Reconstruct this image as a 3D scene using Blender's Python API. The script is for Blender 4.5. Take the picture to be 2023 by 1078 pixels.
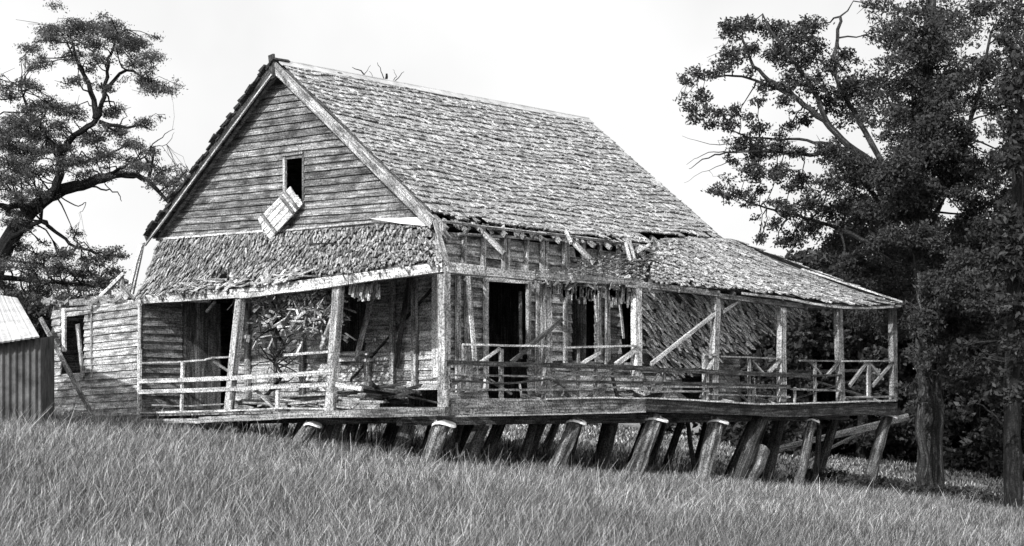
import bpy, math, random
import numpy as np
from mathutils import Vector, Matrix, noise
random.seed(7); rng = np.random.default_rng(7)
scene = bpy.context.scene
for o in list(bpy.data.objects): bpy.data.objects.remove(o)
COL = scene.collection

# ------------------------------------------------------------------ camera, world, sun, exposure
F = 2961.0; CX = 1011.5; HY = 800.0; W0 = 2023.0; H0 = 1078.0
TH = math.radians(42.8); ST, CT = math.sin(TH), math.cos(TH)      # long axis of the house, from the viewing axis
CAM = Vector((-(-1.14*ST + 25*CT), -(1.14*CT + 25*ST), 0.0))
def c2h(X, Y): return Vector((X*ST + Y*CT, -X*CT + Y*ST, 0))      # camera-ground frame -> house axes (direction)
cd = bpy.data.cameras.new('camera'); cam = bpy.data.objects.new('camera', cd); COL.objects.link(cam)
cam.location = CAM
fw = c2h(0, 1)
cam.rotation_euler = fw.to_track_quat('-Z', 'Y').to_euler()
cd.sensor_width = 36; cd.lens = F/W0*36; cd.shift_y = (HY-H0/2)/W0; cd.clip_end = 2000
scene.camera = cam
SUN_EL = math.radians(28)
sh = c2h(-0.49, -0.87).normalized()
tosun = Vector((sh.x*math.cos(SUN_EL), sh.y*math.cos(SUN_EL), math.sin(SUN_EL)))
sl = bpy.data.lights.new('sun', 'SUN'); sl.energy = 4.6; sl.angle = math.radians(0.5); sl.color = (1, 1, 1)
so = bpy.data.objects.new('sun', sl); COL.objects.link(so); so.rotation_euler = (-tosun).to_track_quat('-Z', 'Y').to_euler(); so.location = (-10, -20, 30)
w = bpy.data.worlds.new('World'); scene.world = w; w.use_nodes = True
nt = w.node_tree; nt.nodes.clear()
sky = nt.nodes.new('ShaderNodeTexSky'); sky.sky_type = 'NISHITA'; sky.sun_disc = False
sky.sun_elevation = SUN_EL; sky.sun_rotation = math.atan2(tosun.x, tosun.y)
sky.dust_density = 3.0
bw = nt.nodes.new('ShaderNodeRGBToBW'); bg = nt.nodes.new('ShaderNodeBackground'); wo = nt.nodes.new('ShaderNodeOutputWorld')
# thin bright cloud over the whole sky, monochrome film
tc = nt.nodes.new('ShaderNodeTexCoord'); nz = nt.nodes.new('ShaderNodeTexNoise'); nz.inputs['Scale'].default_value = 3.0; nz.inputs['Detail'].default_value = 5
mr = nt.nodes.new('ShaderNodeMapRange'); mr.inputs[1].default_value = 0.3; mr.inputs[2].default_value = 0.7; mr.inputs[3].default_value = 6.0; mr.inputs[4].default_value = 8.4
mx = nt.nodes.new('ShaderNodeMath'); mx.operation = 'MAXIMUM'
nt.links.new(tc.outputs['Generated'], nz.inputs['Vector']); nt.links.new(nz.outputs['Fac'], mr.inputs[0])
nt.links.new(sky.outputs[0], bw.inputs[0]); nt.links.new(bw.outputs[0], mx.inputs[0]); nt.links.new(mr.outputs[0], mx.inputs[1])
nt.links.new(mx.outputs[0], bg.inputs['Color']); bg.inputs['Strength'].default_value = 0.13
nt.links.new(bg.outputs[0], wo.inputs[0])
scene.view_settings.view_transform = 'Standard'; scene.view_settings.look = 'None'; scene.view_settings.exposure = 0.1; scene.view_settings.gamma = 1
scene.render.engine = 'CYCLES'

# ------------------------------------------------------------------ helpers
def P(px, py, ax, val):
    """the point of the plane x=val / y=val (house axes) or of depth val seen at a photo position"""
    u = (px-CX)/F; t = (py-HY)/F
    d = c2h(u, 1); d.z = -t
    if ax == 'x': k = (val-CAM.x)/d.x
    elif ax == 'y': k = (val-CAM.y)/d.y
    elif ax == 'z': k = (val-CAM.z)/d.z
    else: k = val
    return CAM + d*k
def sstep(a, b, x):
    t = np.clip((x-a)/(b-a), 0, 1); return t*t*(3-2*t)
def gz_np(x, y):
    dx = x-CAM.x; dy = y-CAM.y
    X = dx*ST-dy*CT; Y = dx*CT+dy*ST
    Xc = np.clip(X, -22, 26)
    z = -1.38-0.10*Xc-0.5*(1-sstep(4, 21, Y))
    z = z+0.021*np.clip(Y-33, 0, 45)
    z = z+0.04*np.sin(x*0.9+1)*np.sin(y*0.7)
    return z
def gz(x, y): return float(gz_np(np.array(float(x)), np.array(float(y))))

def prop(o, label=None, cat=None, group=None, kind=None):
    if label: o['label'] = label
    if cat: o['category'] = cat
    if group: o['group'] = group
    if kind: o['kind'] = kind
    return o
def thing(name, loc, label, cat, group=None):
    o = bpy.data.objects.new(name, None); o.empty_display_size = 0.3; COL.objects.link(o); o.location = loc
    return prop(o, label, cat, group)

class MB:
    def __init__(s): s.v = []; s.f = []; s.uv = []; s.sh = []
    def quad(s, pts, uvs, shade):
        n = len(s.v); s.v.extend([tuple(p) for p in pts]); s.f.append(tuple(range(n, n+len(pts)))); s.uv.extend(uvs); s.sh.append(shade)
    def board(s, p0, p1, width, thick, wdir=None, n=1, warp=0.0, sag=0.0, shade=None, taper=1.0, ends=0.0):
        """a sawn board from p0 to p1; wdir = direction of its width"""
        p0 = Vector(p0); p1 = Vector(p1); d = p1-p0; L = d.length
        if L < 1e-4: return
        d /= L
        if wdir is None: wdir = Vector((0, 0, 1)) if abs(d.z) < 0.9 else Vector((1, 0, 0))
        wdir = Vector(wdir); t = d.cross(wdir)
        if t.length < 1e-4: t = d.cross(Vector((0.3, 1, 0.2)))
        t.normalize(); wv = t.cross(d).normalized()
        if shade is None: shade = random.uniform(0.7, 1.25)
        ou = random.uniform(0, 50); ov = random.uniform(0, 50)
        rings = []
        for i in range(n+1):
            k = i/n
            q = p0+d*L*k
            q = q+Vector((0, 0, -sag*4*k*(1-k)))
            if warp and 0 < i < n: q = q+wv*random.uniform(-warp, warp)+t*random.uniform(-warp, warp)*0.6
            ww = width/2*(1+(taper-1)*k)*(1+(random.uniform(-.08, .08) if warp else 0)); tt = thick/2*(1+(taper-1)*k)
            e = [random.uniform(-ends, ends) if i in (0, n) else 0 for _ in range(4)]
            rings.append((q, [q+wv*ww+t*tt+d*e[0], q-wv*ww+t*tt+d*e[1], q-wv*ww-t*tt+d*e[2], q+wv*ww-t*tt+d*e[3]]))
        cs = [0, width, width+thick, 2*width+thick, 2*width+2*thick]
        for i in range(n):
            A = rings[i][1]; B = rings[i+1][1]; u0 = ou+L*i/n; u1 = ou+L*(i+1)/n
            for j in range(4):
                j2 = (j+1) % 4
                s.quad([A[j], A[j2], B[j2], B[j]], [(u0, ov+cs[j]), (u0, ov+cs[j+1]), (u1, ov+cs[j+1]), (u1, ov+cs[j])], shade)
        for (R, rev) in ((rings[0][1], False), (rings[-1][1], True)):
            pts = list(R); 
            if not rev: pts.reverse()
            s.quad(pts, [(ou, ov), (ou+.02, ov+width), (ou+.02, ov+width+thick), (ou, ov+thick)], shade*0.8)
    def tube(s, pts, rad, k=8, rough=0.0, shade=1.0, cap=True):
        pts = [Vector(p) for p in pts]; n = len(pts)
        if not isinstance(rad, (list, tuple)): rad = [rad]*n
        ou = random.uniform(0, 30); ov = random.uniform(0, 30)
        rings = []; ulen = [0.0]
        prev = None
        for i, p in enumerate(pts):
            d = (pts[min(i+1, n-1)]-pts[max(i-1, 0)]).normalized()
            if prev is None:
                a = d.cross(Vector((0, 0, 1)));
                if a.length < 0.1: a = d.cross(Vector((1, 0, 0)))
            else: a = prev-d*prev.dot(d)
            a.normalize(); prev = a; b = d.cross(a)
            if i: ulen.append(ulen[-1]+(p-pts[i-1]).length)
            rings.append([p+(a*math.cos(2*math.pi*j/k)+b*math.sin(2*math.pi*j/k))*rad[i]*(1+(random.uniform(-rough, rough) if rough else 0)) for j in range(k)])
        for i in range(n-1):
            for j in range(k):
                j2 = (j+1) % k
                v0 = ov+j*rad[0]*6.28/k; v1 = ov+(j+1)*rad[0]*6.28/k
                s.quad([rings[i][j], rings[i][j2], rings[i+1][j2], rings[i+1][j]], [(ou+ulen[i], v0), (ou+ulen[i], v1), (ou+ulen[i+1], v1), (ou+ulen[i+1], v0)], shade)
        if cap:
            s.quad(rings[-1], [(ou+q.x*.5, ov+q.y*.5) for q in rings[-1]], shade*.9)
            s.quad(rings[0][::-1], [(ou+q.x*.5, ov+q.y*.5) for q in rings[0]], shade*.9)
    def build(s, name, mat, parent=None):
        me = bpy.data.meshes.new(name); me.from_pydata(s.v, [], s.f)
        uvl = me.uv_layers.new(name='UVMap'); uvl.data.foreach_set('uv', np.array(s.uv, dtype=np.float32).ravel())
        at = me.attributes.new('shade', 'FLOAT', 'FACE'); at.data.foreach_set('value', np.array(s.sh, dtype=np.float32))
        me.materials.append(mat); me.update()
        o = bpy.data.objects.new(name, me); COL.objects.link(o)
        if parent is not None:
            o.parent = parent; 
            root = parent
            off = Vector((0, 0, 0))
            while root is not None: off += root.location; root = root.parent
            me.transform(Matrix.Translation(-off))
        return o

def numpy_mesh(name, verts, nper, shade, mat, parent=None):
    """verts (N*nper,3): N separate polygons of nper corners"""
    N = len(verts)//nper
    me = bpy.data.meshes.new(name); me.vertices.add(len(verts)); me.vertices.foreach_set('co', verts.astype(np.float32).ravel())
    me.loops.add(N*nper); me.loops.foreach_set('vertex_index', np.arange(N*nper, dtype=np.int32))
    me.polygons.add(N); me.polygons.foreach_set('loop_start', np.arange(0, N*nper, nper, dtype=np.int32))
    me.update(calc_edges=True)
    at = me.attributes.new('shade', 'FLOAT', 'FACE'); at.data.foreach_set('value', shade.astype(np.float32))
    me.materials.append(mat)
    o = bpy.data.objects.new(name, me); COL.objects.link(o)
    if parent is not None:
        o.parent = parent; me.transform(Matrix.Translation(-parent.location))
    return o

# ------------------------------------------------------------------ materials
def new_mat(name):
    m = bpy.data.materials.new(name); m.use_nodes = True; t = m.node_tree; b = t.nodes['Principled BSDF']
    b.inputs['Specular IOR Level'].default_value = 0.15
    return m, t, b
def nd(t, kind, **kw):
    n = t.nodes.new(kind)
    for k, v in kw.items(): setattr(n, k, v)
    return n
def ramp(t, stops):
    r = nd(t, 'ShaderNodeValToRGB'); e = r.color_ramp.elements
    while len(e) < len(stops): e.new(0.5)
    for i, (p, c) in enumerate(stops): e[i].position = p; e[i].color = (c, c, c, 1)
    return r
def wood(name, lo, mid, hi, across=26, along=1.4, bump=0.5, stain=0.35):
    m, t, b = new_mat(name)
    uv = nd(t, 'ShaderNodeUVMap', uv_map='UVMap')
    mp = nd(t, 'ShaderNodeMapping'); mp.inputs['Scale'].default_value = (along, across, 1)
    n1 = nd(t, 'ShaderNodeTexNoise'); n1.inputs['Scale'].default_value = 1; n1.inputs['Detail'].default_value = 5; n1.inputs['Roughness'].default_value = 0.72
    r1 = ramp(t, [(0.30, lo), (0.50, mid), (0.68, hi)])
    t.links.new(uv.outputs[0], mp.inputs[0]); t.links.new(mp.outputs[0], n1.inputs['Vector']); t.links.new(n1.outputs['Fac'], r1.inputs[0])
    mp2 = nd(t, 'ShaderNodeMapping'); mp2.inputs['Scale'].default_value = (2.2, 4.5, 1)
    n2 = nd(t, 'ShaderNodeTexNoise'); n2.inputs['Scale'].default_value = 1; n2.inputs['Detail'].default_value = 4
    r2 = ramp(t, [(0.34, stain), (0.58, 1.0)])
    t.links.new(uv.outputs[0], mp2.inputs[0]); t.links.new(mp2.outputs[0], n2.inputs['Vector']); t.links.new(n2.outputs['Fac'], r2.inputs[0])
    # fine weathered fleck
    tcn = nd(t, 'ShaderNodeTexCoord'); n3 = nd(t, 'ShaderNodeTexNoise'); n3.inputs['Scale'].default_value = 38; n3.inputs['Detail'].default_value = 2
    r3 = ramp(t, [(0.38, 0.38), (0.6, 1.45)])
    t.links.new(tcn.outputs['Object'], n3.inputs['Vector']); t.links.new(n3.outputs['Fac'], r3.inputs[0])
    at = nd(t, 'ShaderNodeAttribute', attribute_name='shade')
    def mul(a, c):
        q = nd(t, 'ShaderNodeMath', operation='MULTIPLY'); t.links.new(a, q.inputs[0]); t.links.new(c, q.inputs[1]); return q.outputs[0]
    v = mul(mul(mul(r1.outputs[0], r2.outputs[0]), r3.outputs[0]), at.outputs['Fac'])
    t.links.new(v, b.inputs['Base Color']); b.inputs['Roughness'].default_value = 0.85
    bp = nd(t, 'ShaderNodeBump'); bp.inputs['Strength'].default_value = bump; bp.inputs['Distance'].default_value = 0.01
    t.links.new(n1.outputs['Fac'], bp.inputs['Height']); t.links.new(bp.outputs[0], b.inputs['Normal'])
    return m
M_dark = wood('weathered_dark_board', 0.03, 0.16, 0.44, across=30, along=1.2)
M_wall = wood('weathered_wall_board', 0.05, 0.32, 0.7, across=24)
M_pale = wood('pale_bleached_timber', 0.12, 0.52, 0.86, across=22, along=1.0, stain=0.5)
M_post = wood('silvered_post', 0.05, 0.31, 0.68, across=30, along=0.8, stain=0.45)
M_shin = wood('split_shingle', 0.07, 0.42, 0.85, across=34, along=4, bump=0.7, stain=0.45)
M_black = wood('old_dark_timber', 0.012, 0.05, 0.16, across=28)
M_stump = wood('hewn_stump', 0.01, 0.13, 0.42, across=13, along=0.6, bump=1.0, stain=0.3)
M_bark = wood('dark_bark', 0.004, 0.014, 0.055, across=10, along=1.5, bump=0.9)
M_barkgum = wood('gum_bark', 0.008, 0.03, 0.13, across=9, along=1.2, bump=.8)
M_barkpale = wood('pale_gum_bark', 0.01, 0.04, 0.15, across=9, along=1.0, bump=0.5)
def metal(name, c, hi):
    m, t, b = new_mat(name); tcn = nd(t, 'ShaderNodeTexCoord'); n = nd(t, 'ShaderNodeTexNoise'); n.inputs['Scale'].default_value = 3; n.inputs['Detail'].default_value = 8; n.inputs['Roughness'].default_value = .7
    r = ramp(t, [(0.3, c), (0.65, hi)]); t.links.new(tcn.outputs['Object'], n.inputs['Vector']); t.links.new(n.outputs['Fac'], r.inputs[0]); t.links.new(r.outputs[0], b.inputs['Base Color'])
    b.inputs['Roughness'].default_value = 0.6; b.inputs['Metallic'].default_value = 0.15; return m
M_iron = metal('galvanised_iron', 0.32, 0.62)
M_rust = metal('stained_corrugated_iron', 0.02, 0.13)
M_cap = metal('white_metal_cap', 0.75, 0.9)
def leafmat(name, c, trans=0.25):
    m, t, b = new_mat(name)
    at = nd(t, 'ShaderNodeAttribute', attribute_name='shade'); q = nd(t, 'ShaderNodeMath', operation='MULTIPLY'); q.inputs[1].default_value = c
    t.links.new(at.outputs['Fac'], q.inputs[0]); t.links.new(q.outputs[0], b.inputs['Base Color'])
    b.inputs['Roughness'].default_value = 0.6; b.inputs['Specular IOR Level'].default_value = 0.3
    tr = nd(t, 'ShaderNodeBsdfTranslucent'); t.links.new(q.outputs[0], tr.inputs[0])
    mxs = nd(t, 'ShaderNodeMixShader'); mxs.inputs[0].default_value = trans
    t.links.new(b.outputs[0], mxs.inputs[1]); t.links.new(tr.outputs[0], mxs.inputs[2]); t.links.new(mxs.outputs[0], t.nodes['Material Output'].inputs[0])
    return m
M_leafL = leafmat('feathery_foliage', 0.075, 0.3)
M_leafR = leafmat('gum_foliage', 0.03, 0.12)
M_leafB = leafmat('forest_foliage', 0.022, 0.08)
M_grass = leafmat('dry_grass', 0.28, 0.2)
m, t, b = new_mat('soil_and_thatch'); M_ground = m
tcn = nd(t, 'ShaderNodeTexCoord'); n = nd(t, 'ShaderNodeTexNoise'); n.inputs['Scale'].default_value = 3.5; n.inputs['Detail'].default_value = 12; n.inputs['Roughness'].default_value = .8
r = ramp(t, [(0.35, 0.05), (0.5, 0.2), (0.62, 0.5)]); t.links.new(tcn.outputs['Object'], n.inputs['Vector']); t.links.new(n.outputs['Fac'], r.inputs[0]); t.links.new(r.outputs[0], b.inputs['Base Color']); b.inputs['Roughness'].default_value = 1
bp = nd(t, 'ShaderNodeBump'); bp.inputs['Strength'].default_value = 1; bp.inputs['Distance'].default_value = 0.1; t.links.new(n.outputs['Fac'], bp.inputs['Height']); t.links.new(bp.outputs[0], b.inputs['Normal'])

# ------------------------------------------------------------------ ground
def axis_pts():
    a = np.concatenate([-np.geomspace(60, 600, 14)[::-1], np.arange(-55, 75, 1.25), np.geomspace(80, 700, 14)]); return a
ax_ = axis_pts(); gx, gy = np.meshgrid(ax_, ax_, indexing='ij'); gzv = gz_np(gx, gy)
vv = np.stack([gx, gy, gzv], -1).reshape(-1, 3); nA = len(ax_)
ff = [(i*nA+j, (i+1)*nA+j, (i+1)*nA+j+1, i*nA+j+1) for i in range(nA-1) for j in range(nA-1)]
me = bpy.data.meshes.new('ground'); me.from_pydata(vv.tolist(), [], ff); me.materials.append(M_ground)
for p_ in me.polygons: p_.use_smooth = True
g = bpy.data.objects.new('ground', me); COL.objects.link(g); prop(g, 'gently sloping paddock ground under the long grass', None, None, 'structure')

# ------------------------------------------------------------------ house
HOUSE = thing('derelict_house', (0, 0, gz(0, 0)), 'large derelict timber house with shingled gable roof, collapsing verandah and leaning stumps', 'house')
V = 2.0            # depth of the verandahs
def part(mb, name, mat, parent=HOUSE, label=None, kind=None):
    o = mb.build(name, mat, parent)
    if label: o['label'] = label
    if kind: o['kind'] = kind
    return o

def shingles(mb, TL, TR, BL, BR, out, expo=0.17, wid=(0.08, 0.15), thick=0.02, skip=None, yaw=0.05, jit=0.25, lift=0.02, sag=None, shade=(0.6, 1.3), lenf=1.7, wavy=.5, gap=.93):
    TL, TR, BL, BR = map(Vector, (TL, TR, BL, BR)); out = Vector(out)
    def S(u, v):
        p = TL.lerp(TR, u).lerp(BL.lerp(BR, u), v)
        if sag: p = p+Vector((0, 0, sag(u, v)))
        return p
    L = ((BL-TL).length+(BR-TR).length)/2; nr = int(L/expo)
    for r_ in range(nr):
        v = (r_+0.5)/nr
        rowL = (S(1, v)-S(0, v)).length
        pos = random.uniform(-.05, 0.0); phase = random.uniform(0, 10); rs = random.uniform(.92, 1.08)
        while pos < rowL:
            wd = random.uniform(*wid)
            if pos+wd*1.4 > rowL: wd = rowL-pos
            u = min(1, max(0, (pos+wd/2)/rowL)); pos += wd+.0001
            vj = v+random.uniform(-jit, jit)*expo/L+wavy*expo/L*noise.noise(Vector((u*rowL*1.1, r_*.55, phase*.02)))
            if skip and skip(u, vj): continue
            e = 0.01
            s_ = (S(min(u+e, 1), v)-S(max(u-e, 0), v)).normalized(); d_ = (S(u, min(v+e, 1))-S(u, max(v-e, 0))).normalized()
            n_ = s_.cross(d_).normalized()
            if n_.dot(out) < 0: n_ = -n_
            a = random.gauss(0, yaw); s2 = s_*math.cos(a)+d_*math.sin(a); d2 = d_*math.cos(a)-s_*math.sin(a)
            c = S(u, vj); ln = min(expo*lenf, max(expo*.7, vj*L+expo*.5-.02)); hw = wd/2*gap
            top = c-d2*(ln-expo*.5)+n_*0.004; edge = .25 if u > .97 else 1; bot = c+d2*expo*0.5+n_*(0.012+random.uniform(0, lift)*edge)
            th = thick*random.uniform(.6, 1.3)*(edge*.5+.5); hb = hw*random.uniform(.85, 1.0); tilt = random.uniform(-.006, .006)
            A = [top-s2*hw, top+s2*hw, bot+s2*hb+d2*random.uniform(-.01, .01)+n_*tilt, bot-s2*hb+d2*random.uniform(-.01, .01)-n_*tilt]
            Bq = [A[0]+n_*.004, A[1]+n_*.004, A[2]+n_*th, A[3]+n_*th]
            sdv = random.uniform(*shade)*rs; ou = random.uniform(0, 60); ov = random.uniform(0, 60)
            mb.quad([Bq[0], Bq[3], Bq[2], Bq[1]], [(ou, ov), (ou+ln, ov), (ou+ln, ov+wd), (ou, ov+wd)], sdv)
            mb.quad([A[3], A[2], Bq[2], Bq[3]], [(ou, ov), (ou, ov+wd), (ou+.02, ov+wd), (ou+.02, ov)], sdv*.7)
            mb.quad([A[0], A[3], Bq[3], Bq[0]], [(ou, ov), (ou+ln, ov), (ou+ln, ov+.02), (ou, ov+.02)], sdv*.8)
            mb.quad([A[2], A[1], Bq[1], Bq[2]], [(ou+ln, ov), (ou, ov), (ou, ov+.02), (ou+ln, ov+.02)], sdv*.8)
            mb.quad([A[0], A[1], A[2], A[3]], [(ou, ov), (ou, ov+wd), (ou+ln, ov+wd), (ou+ln, ov)], sdv*.7)
    return S
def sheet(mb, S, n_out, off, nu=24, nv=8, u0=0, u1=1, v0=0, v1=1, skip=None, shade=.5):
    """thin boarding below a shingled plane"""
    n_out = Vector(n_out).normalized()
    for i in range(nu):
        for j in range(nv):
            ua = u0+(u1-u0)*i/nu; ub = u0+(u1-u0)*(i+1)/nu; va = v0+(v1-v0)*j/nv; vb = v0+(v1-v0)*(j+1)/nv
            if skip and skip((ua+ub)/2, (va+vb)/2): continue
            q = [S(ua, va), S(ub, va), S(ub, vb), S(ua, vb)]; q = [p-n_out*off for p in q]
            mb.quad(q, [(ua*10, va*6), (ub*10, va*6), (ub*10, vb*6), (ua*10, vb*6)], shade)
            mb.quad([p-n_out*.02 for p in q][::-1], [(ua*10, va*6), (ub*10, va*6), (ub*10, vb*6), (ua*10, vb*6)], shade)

RY = 6.67
R0 = P(556, 124, 'y', RY); R1 = P(1163, 238, 'y', RY)
E0 = P(868, 432, 'y', 1.75); E1 = P(1467, 504, 'y', 1.75); E1.z = E0.z*.5+E1.z*.5
E0.x = min(E0.x, 1.78)
LE0 = P(306, 472, 'x', R0.x); LE1 = Vector((R1.x, LE0.y, LE0.z-.1))
nR = Vector((0, -.6, .8)); nL = Vector((0, .6, .8))
# right (visible) slope
mb = MB()
def proj0(p):
    d = Vector(p)-CAM; Y = d.x*CT+d.y*ST; return HY-F*d.z/Y
def brk(u, v):     # the steep slope stops where the verandah roof is tucked under it
    return u > .655 and v > .925-.05*(u-.655)/.345+.012*noise.noise(Vector((u*30, 0, 6)))
eave_skip = lambda u, v: brk(u, v) or (v > 0.985 and noise.noise(Vector((u*40, 3, 1))) > -0.1) or (u < .05 and v > .955+.3*u) or (v > .97 and .05 < u < .16 and noise.noise(Vector((u*60, 3, 5))) > 0)
SR = shingles(mb, R0, R1, E0, E1, nR, expo=0.175, wid=(0.07, 0.13), thick=0.03, lift=0.02, skip=eave_skip, yaw=.05, jit=.10, wavy=.9, sag=lambda u, v: -.10*math.sin(math.pi*u)*math.sin(math.pi*v)+.03*noise.noise(Vector((u*6, v*4, 2))))
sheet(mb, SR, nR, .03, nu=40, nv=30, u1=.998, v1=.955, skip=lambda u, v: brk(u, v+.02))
part(mb, 'main_roof_slope', M_shin)
mb = MB()
SL = shingles(mb, R0, R1, LE0, LE1, nL, expo=0.2, wid=(0.1, 0.2), thick=0.03, lift=0.03)
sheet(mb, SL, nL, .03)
for i in range(40):   # ragged shingle ends along the left verge
    v = i/40; c = SL(0, v)
    c += nL.normalized()*random.uniform(.0, .05)
    mb.board(c+Vector((.15, 0, 0)), c+Vector((random.uniform(-.34, -.24), 0, random.uniform(-.02, .03))), random.uniform(.15, .24), random.uniform(.04, .06), wdir=(SL(0, 1)-SL(0, 0)), shade=.12, ends=.03)
part(mb, 'rear_roof_slope', M_shin)
# ridge cap
mb = MB()
for a_, b_, hz in ((R0, R0.lerp(R1, .36), .05), (R0.lerp(R1, .355), R0.lerp(R1, .72), .045), (R0.lerp(R1, .715), R1, .05)):
    mb.board(a_+Vector((-.12, -.09, -.02)), b_+Vector((0, -.09, -.02)), .22, .02, wdir=(0, -.75, -.6), shade=1.2, n=4, warp=.004)
    mb.board(a_+Vector((-.12, .09, .0)), b_+Vector((0, .09, .0)), .22, .02, wdir=(0, .75, -.6), shade=1.1)
    mb.tube([a_+Vector((-.14, 0, hz)), b_+Vector((0, 0, hz))], .028, k=8, shade=1.1)
part(mb, 'ridge_cap', M_iron)
# bargeboards
mb = MB(); bx = Vector((-.20, 0, 0))
mb.board(R0+bx+Vector((0, -.02, -.12)), E0+bx+Vector((0, -.03, -.10)), .22, .035, wdir=(0, .75, 1), n=6, warp=.004, shade=1.0)
part(mb, 'bargeboard', M_wall)
mb = MB()
mb.board(R0+bx+Vector((0, .02, -.14)), LE0+bx+Vector((0, .05, -.02)), .20, .035, wdir=(0, -.75, 1), n=6, warp=.006, shade=.9)
part(mb, 'bargeboard', M_black)
mb = MB()
mb.board(R0+bx+Vector((-.03, .02, -.27)), LE0+bx+Vector((-.03, .05, -.16)), .035, .04, wdir=(0, -.75, 1), n=3, shade=1.2)
mb.board(R0+Vector((-.22, 0.05, .14)), R0+Vector((-.2, .0, -.35)), .16, .05, wdir=(0, 1, 0), shade=.2)
part(mb, 'verge_batten', M_post)

# gable wall
GX = V
A0 = P(309, 474, 'x', GX); B0 = P(868, 440, 'x', GX); AP = P(556, 132, 'x', GX)
holes_g = [(568, 308, 601, 398)]
def px_hole(h, ax, val):
    a = P(h[0], h[1], ax, val); b_ = P(h[2], h[3], ax, val); c = P(h[0], h[3], ax, val); d_ = P(h[2], h[1], ax, val)
    k = 1 if ax == 'x' else 0
    return (min(a[k], b_[k]), max(a[k], b_[k]), (b_.z+c.z)/2, (a.z+d_.z)/2)
def clap_row(mb, ax, val, a0, a1, z0a, z0b, hgt, holes, outsign, shade=(.7, 1.25), thick=.028, lap=.042, jag=.03):
    """one lapped board on the plane ax=val from a0 to a1, bottom edge heights z0a->z0b, with openings cut"""
    segs = [(a0, a1)]
    for (h0, h1, hz0, hz1) in holes:
        zm = (z0a+z0b)/2+hgt/2
        if hz0 < zm < hz1:
            ns = []
            for (s0, s1) in segs:
                if h1 <= s0 or h0 >= s1: ns.append((s0, s1)); continue
                if h0 > s0: ns.append((s0, h0))
                if h1 < s1: ns.append((h1, s1))
            segs = ns
    out = Vector((outsign, 0, 0)) if ax == 'x' else Vector((0, outsign, 0))
    for (s0, s1) in segs:
        # occasional butt joint
        cuts = [s0]
        while s1-cuts[-1] > 5: cuts.append(cuts[-1]+random.uniform(2.0, 4.5))
        cuts.append(s1)
        for c0, c1 in zip(cuts[:-1], cuts[1:]):
            if c1-c0 < .03: continue
            def zz(a): return z0a+(z0b-z0a)*((a-a0)/(a1-a0))
            def pt(a, z, o): 
                return (Vector((val, a, z)) if ax == 'x' else Vector((a, val, z)))+out*o
            g_ = .002
            sd = random.uniform(*shade); ou = random.uniform(0, 60); ov = random.uniform(0, 60); wz = random.uniform(-.008, .008); n_ = max(1, int((c1-c0)/.8))
            dzs = [random.uniform(-.006, .006) for _ in range(n_+1)]; dos = [random.uniform(0, .010) for _ in range(n_+1)]
            for i in range(n_):
                aa = c0+g_+(c1-c0-2*g_)*i/n_; ab = c0+g_+(c1-c0-2*g_)*(i+1)/n_
                b0 = pt(aa, zz(aa)+dzs[i], lap+dos[i]); b1 = pt(ab, zz(ab)+dzs[i+1], lap+dos[i+1])
                t0 = pt(aa, zz(aa)+hgt+.02, .002); t1 = pt(ab, zz(ab)+hgt+.02, .002)
                i0 = pt(aa, zz(aa)+dzs[i], lap-thick+dos[i]); i1 = pt(ab, zz(ab)+dzs[i+1], lap-thick+dos[i+1])
                k0 = pt(aa, zz(aa)+hgt+.02, -.012); k1 = pt(ab, zz(ab)+hgt+.02, -.012)
                u0 = ou+(aa-c0); u1 = ou+(ab-c0)
                mb.quad([b0, b1, t1, t0], [(u0, ov), (u1, ov), (u1, ov+hgt), (u0, ov+hgt)], sd)
                mb.quad([i0, i1, b1, b0], [(u0, ov), (u1, ov), (u1, ov+.02), (u0, ov+.02)], sd*1.1)
                mb.quad([k0, k1, i1, i0], [(u0, ov), (u1, ov), (u1, ov+hgt), (u0, ov+hgt)], sd*.6)
                if i == 0: mb.quad([b0, t0, k0, i0], [(u0, ov), (u0, ov+hgt), (u0+.02, ov+hgt), (u0+.02, ov)], sd*.9)
                if i == n_-1: mb.quad([t1, b1, i1, k1], [(u1, ov+hgt), (u1, ov), (u1+.02, ov), (u1+.02, ov+hgt)], sd*.9)
def clap_wall(mb, ax, val, a0, a1, z0, z1, bh, holes, outsign, tilt=0.0, skipf=None, **kw):
    n_ = int((z1-z0)/bh)
    bh = (z1-z0)/n_
    for i in range(n_):
        z = z0+i*bh
        if skipf and skipf(i, n_): continue
        clap_row(mb, ax, val, a0, a1, z+random.uniform(-.005, .005), z+tilt+random.uniform(-.005, .005), bh, holes, outsign, **kw)
mb = MB(); hg = [px_hole(h, 'x', GX) for h in holes_g]; NB = 23
for i in range(NB):
    k = i/NB; l_ = A0.lerp(AP, k); r_ = B0.lerp(AP, k); k2 = (i+.9)/NB; l2 = A0.lerp(AP, k2); r2 = B0.lerp(AP, k2)
    hgt = ((l2-l_).z+(r2-r_).z)/2*1.0
    ya = (r_.y+r2.y)/2; yb = (l_.y+l2.y)/2
    clap_row(mb, 'x', GX, ya-.02, yb+.02, r_.z, l_.z, (AP.z-(A0.z+B0.z)/2)/NB, hg, -1, shade=(.55, 1.35), lap=.045)
gable = part(mb, 'gable_wall', M_dark)
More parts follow.
